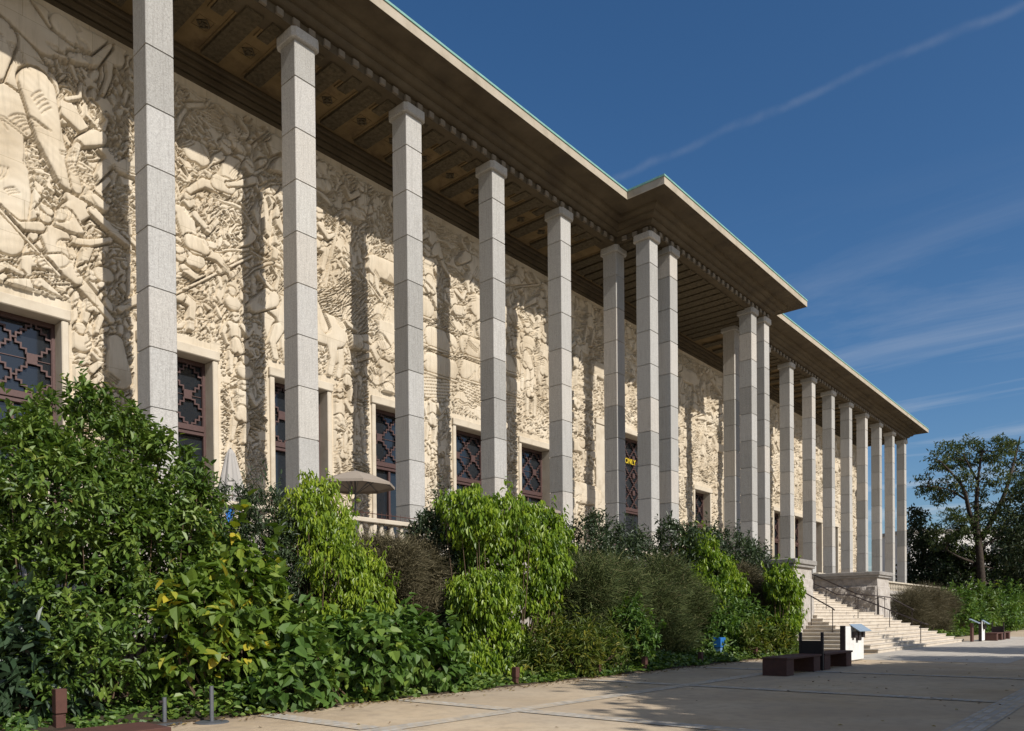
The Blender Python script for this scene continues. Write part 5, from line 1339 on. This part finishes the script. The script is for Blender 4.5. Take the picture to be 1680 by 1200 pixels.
def bollard(x, y, h_, w, label):
    r = empty('bollard', (x, y, 0), label, 'bollard', 'rusty steel bollards along the hedge')
    b = MB(); s = w / 2
    b.bbox(-s, s, -s, s, h_ * .42, h_, .006); b.bbox(-s, s - w * .28, -s, s, 0, h_ * .372, .006); b.box(-s + .012, s - .012, -s + .03, s - .012, h_ * .37, h_ * .425)
    b.box(s - w * .27, s - .01, -s + .04, s - .01, 0, h_ * .371)
    b.build('post', M['corten'], r)
bollard(-6.36, -10.8, .62, .155, 'nearest rusty square bollard with a slot, by the ivy in the bottom left corner')
for x, lb in ((3.6, 'small rusty bollard under the left foot of the big bright bush'), (7.2, 'small rusty bollard beside the yellowing ferns'), (9.7, 'small rusty bollard at the foot of the dark broom, right of the ferns'), (13.4, 'small rusty bollard in shade left of the blue bin'), (18.0, 'small rusty bollard right of the blue bin')):
    bollard(x, -11.28, .44, .14, lb)
def base_post(x, y, h_, label, knob):
    r = empty('post_with_base', (x, y, 0), label, 'post', 'grey posts on round bases')
    MB().lathe([(.26, 0), (.26, .012), (.24, .022), (.04, .026)], (0, 0, 0), 28).build('base_plate', M['greysteel'], r)
    MB().lathe([(.032, .02), (.032, h_)], (0, 0, 0), 14).build('tube', M['greysteel'], r)
    if knob: MB().tube([(-.03, -.0, h_ - .07), (-.085, -.0, h_ - .07)], [.022, .026], 10).build('knob', M['darksteel'], r)
base_post(-4.5, -11.78, .58, 'grey post on a wide round base at the kerb below the yellow-leaved shrub', False)
base_post(-5.05, -11.35, .42, 'short grey post with a side knob, left of the other round base', True)
fb = empty('steel_bench', (-7.95, -15.0, 0), 'rusty bench seat cut by the bottom edge of the picture', 'bench', 'rusty steel benches')
MB().bbox(-.55, 1.25, 0, .70, .40, .455, .008).build('seat', M['corten'], fb); MB().bbox(-.54, 0, .02, .68, 0, .398, .006).build('leg', M['corten'], fb); MB().bbox(.65, 1.24, .02, .68, 0, .398, .006).build('leg', M['corten'], fb)

def parasol_open(x, y, zt, rad, label, rot=.3):
    r = empty('parasol', (x, y, FLOOR), label, 'parasol', 'parasols on the terrace'); h_ = zt - FLOOR
    MB().lathe([(.34, 0), (.34, .05), (.05, .07)], (0, 0, 0), 20).build('base', M['darksteel'], r)
    MB().lathe([(.024, .06), (.024, h_ + .02)], (0, 0, 0), 10).build('pole', M['greysteel'], r)
    n = 8; b = MB(); V = [(0, 0, h_)]
    for k_ in range(n):
        a = rot + 2 * math.pi * k_ / n
        V.append((rad * .5 * math.cos(a), rad * .5 * math.sin(a), h_ - .19)); 
    for k_ in range(n):
        a = rot + 2 * math.pi * k_ / n; V.append((rad * math.cos(a), rad * math.sin(a), h_ - .47))
    for k_ in range(n):
        a = rot + 2 * math.pi * k_ / n; V.append((rad * 1.0 * math.cos(a), rad * 1.0 * math.sin(a), h_ - .55))
    F_ = []
    for k_ in range(n):
        k2 = (k_ + 1) % n; F_ += [(0, 1 + k_, 1 + k2), (1 + k_, 1 + n + k_, 1 + n + k2, 1 + k2), (1 + n + k_, 1 + 2 * n + k_, 1 + 2 * n + k2, 1 + n + k2)]
    b.add(V, F_); b.build('canopy', M['taupe'], r)
    rb = MB()
    for k_ in range(n):
        a = rot + 2 * math.pi * k_ / n; c, s = math.cos(a), math.sin(a)
        rb.tube([(.03 * c, .03 * s, h_ - .75), (rad * .55 * c, rad * .55 * s, h_ - .26)], .011, 5); rb.tube([(0, 0, h_ - .03), (rad * .5 * c, rad * .5 * s, h_ - .215), (rad * .99 * c, rad * .99 * s, h_ - .5)], .012, 5)
    rb.build('ribs', M['greysteel'], r)
def parasol_shut(x, y, zb, zt, label, mat):
    r = empty('parasol', (x, y, FLOOR), label, 'parasol', 'parasols on the terrace')
    MB().lathe([(.34, 0), (.34, .05), (.05, .07)], (0, 0, 0), 20).build('base', M['darksteel'], r)
    MB().lathe([(.024, .06), (.024, zt - FLOOR + .04)], (0, 0, 0), 10).build('pole', M['greysteel'], r)
    b = MB(); n = 32; V = []; lv = [(0, .05, 0), (.08, .11, .02), (.45, .22, .06), (.8, .32, .09), (1, .36, .11)]
    for t_, ra, fo in lv:
        for k_ in range(n):
            a = 2 * math.pi * k_ / n; q = ra + fo * (.5 + .5 * math.cos(a * 8)) * (1 if k_ % 2 else .9)
            V.append((q * math.cos(a), q * math.sin(a), (zt - FLOOR) - t_ * (zt - zb) - (.06 * math.cos(a * 8) if t_ == 1 else 0)))
    F_ = [(i * n + k_, i * n + (k_ + 1) % n, (i + 1) * n + (k_ + 1) % n, (i + 1) * n + k_) for i in range(len(lv) - 1) for k_ in range(n)] + [tuple(range(n))]
    b.add(V, F_); b.build('canopy', mat, r)
parasol_shut(.62, -3.5, 4.85, 6.4, 'furled pale grey parasol between the first and second pillars', M['greycanvas'])
parasol_open(4.7, -3.85, 6.35, 1.28, 'open taupe parasol between the second and third pillars')
parasol_shut(8.4, -4.4, 4.9, 6.15, 'furled grey parasol whose tip shows above the big bright bush', M['greycanvas'])
parasol_open(12.7, -4.3, 6.2, 1.45, 'open taupe parasol half hidden behind the big bright bush, left of the fifth pillar')
parasol_open(-5.9, -3.4, 6.15, 1.3, 'open parasol whose pale edge shows above the glossy shrub at the left edge', .1)
cu = empty('terrace_chair', (.25, -3.9, FLOOR), 'blue rounded chair back showing above the dark bush beside the furled parasol', 'chair')
V = []; nn = 14
b = MB()
for j in range(8):
    for i in range(nn + 1):
        a = math.pi * i / nn; q = .42 + .03 * math.sin(j); V.append((q * math.cos(a), .10 * math.sin(j * .4) - .1, .42 + (.72 * j / 7) * math.sin(a) ** .6 * .95))
b.add(V, [(j * (nn + 1) + i, j * (nn + 1) + i + 1, (j + 1) * (nn + 1) + i + 1, (j + 1) * (nn + 1) + i) for j in range(7) for i in range(nn)]); b.build('backrest', M['blue'], cu, True)
MB().bbox(-.4, .4, -.45, .1, .38, .46, .02).build('seat', M['blue'], cu)
for (a, c) in ((-.36, -.4), (.36, -.4), (-.36, .06), (.36, .06)): MB().tube([(a, c, 0), (a, c, .38)], .018, 6).build('leg', M['greysteel'], cu)

# yellow letters hung on the grille of the first entrance door
cu_ = bpy.data.curves.new('yellow_letters', 'FONT'); cu_.body = 'ONLY'; cu_.size = .52; cu_.extrude = .03; cu_.align_x = 'CENTER'
lo = bpy.data.objects.new('yellow_letters', cu_); COL.objects.link(lo); lo.location = (35.25, WALL + .33, 12.25); lo.rotation_euler = (R(90), 0, 0)
cu_.materials.append(mat_plain('yellow_paint', (.62, .46, .03), .5, 0, .1, 4))
bpy.context.view_layer.update()
dg = bpy.context.evaluated_depsgraph_get(); mm = bpy.data.meshes.new_from_object(lo.evaluated_get(dg))
lo2 = bpy.data.objects.new('yellow_letters', mm); COL.objects.link(lo2); lo2.matrix_world = lo.matrix_world.copy(); bpy.data.objects.remove(lo)
lo2.name = 'yellow_letters'
tag(lo2, 'short row of yellow letters hung on the tall bronze grille between the portico pillars', 'sign')

# pale apartment block far behind the trees
ab = empty('apartment_building', (165, 6, 0), 'pale apartment block glimpsed far behind the trees at the right', 'building')
ang = .72
MB().box(-16, 16, -5, 5, 0, 17.5).build('wall', mat_stone('pale_render', [(.48, .46, .43), (.56, .54, .51), (.6, .58, .55)], .5), ab)
MB().box(-16.4, 16.4, -5.4, 5.4, 17.502, 18.1).build('roof', M['coping'], ab)
wd = MB()
for fl in range(5):
    for k_ in range(10):
        MB().box(-14.8 + k_ * 3.1, -13.3 + k_ * 3.1, -5.03, -4.95, 1.2 + fl * 3.1, 2.9 + fl * 3.1).build('window', M['glass'], ab)
ab.rotation_euler = (0, 0, -ang)
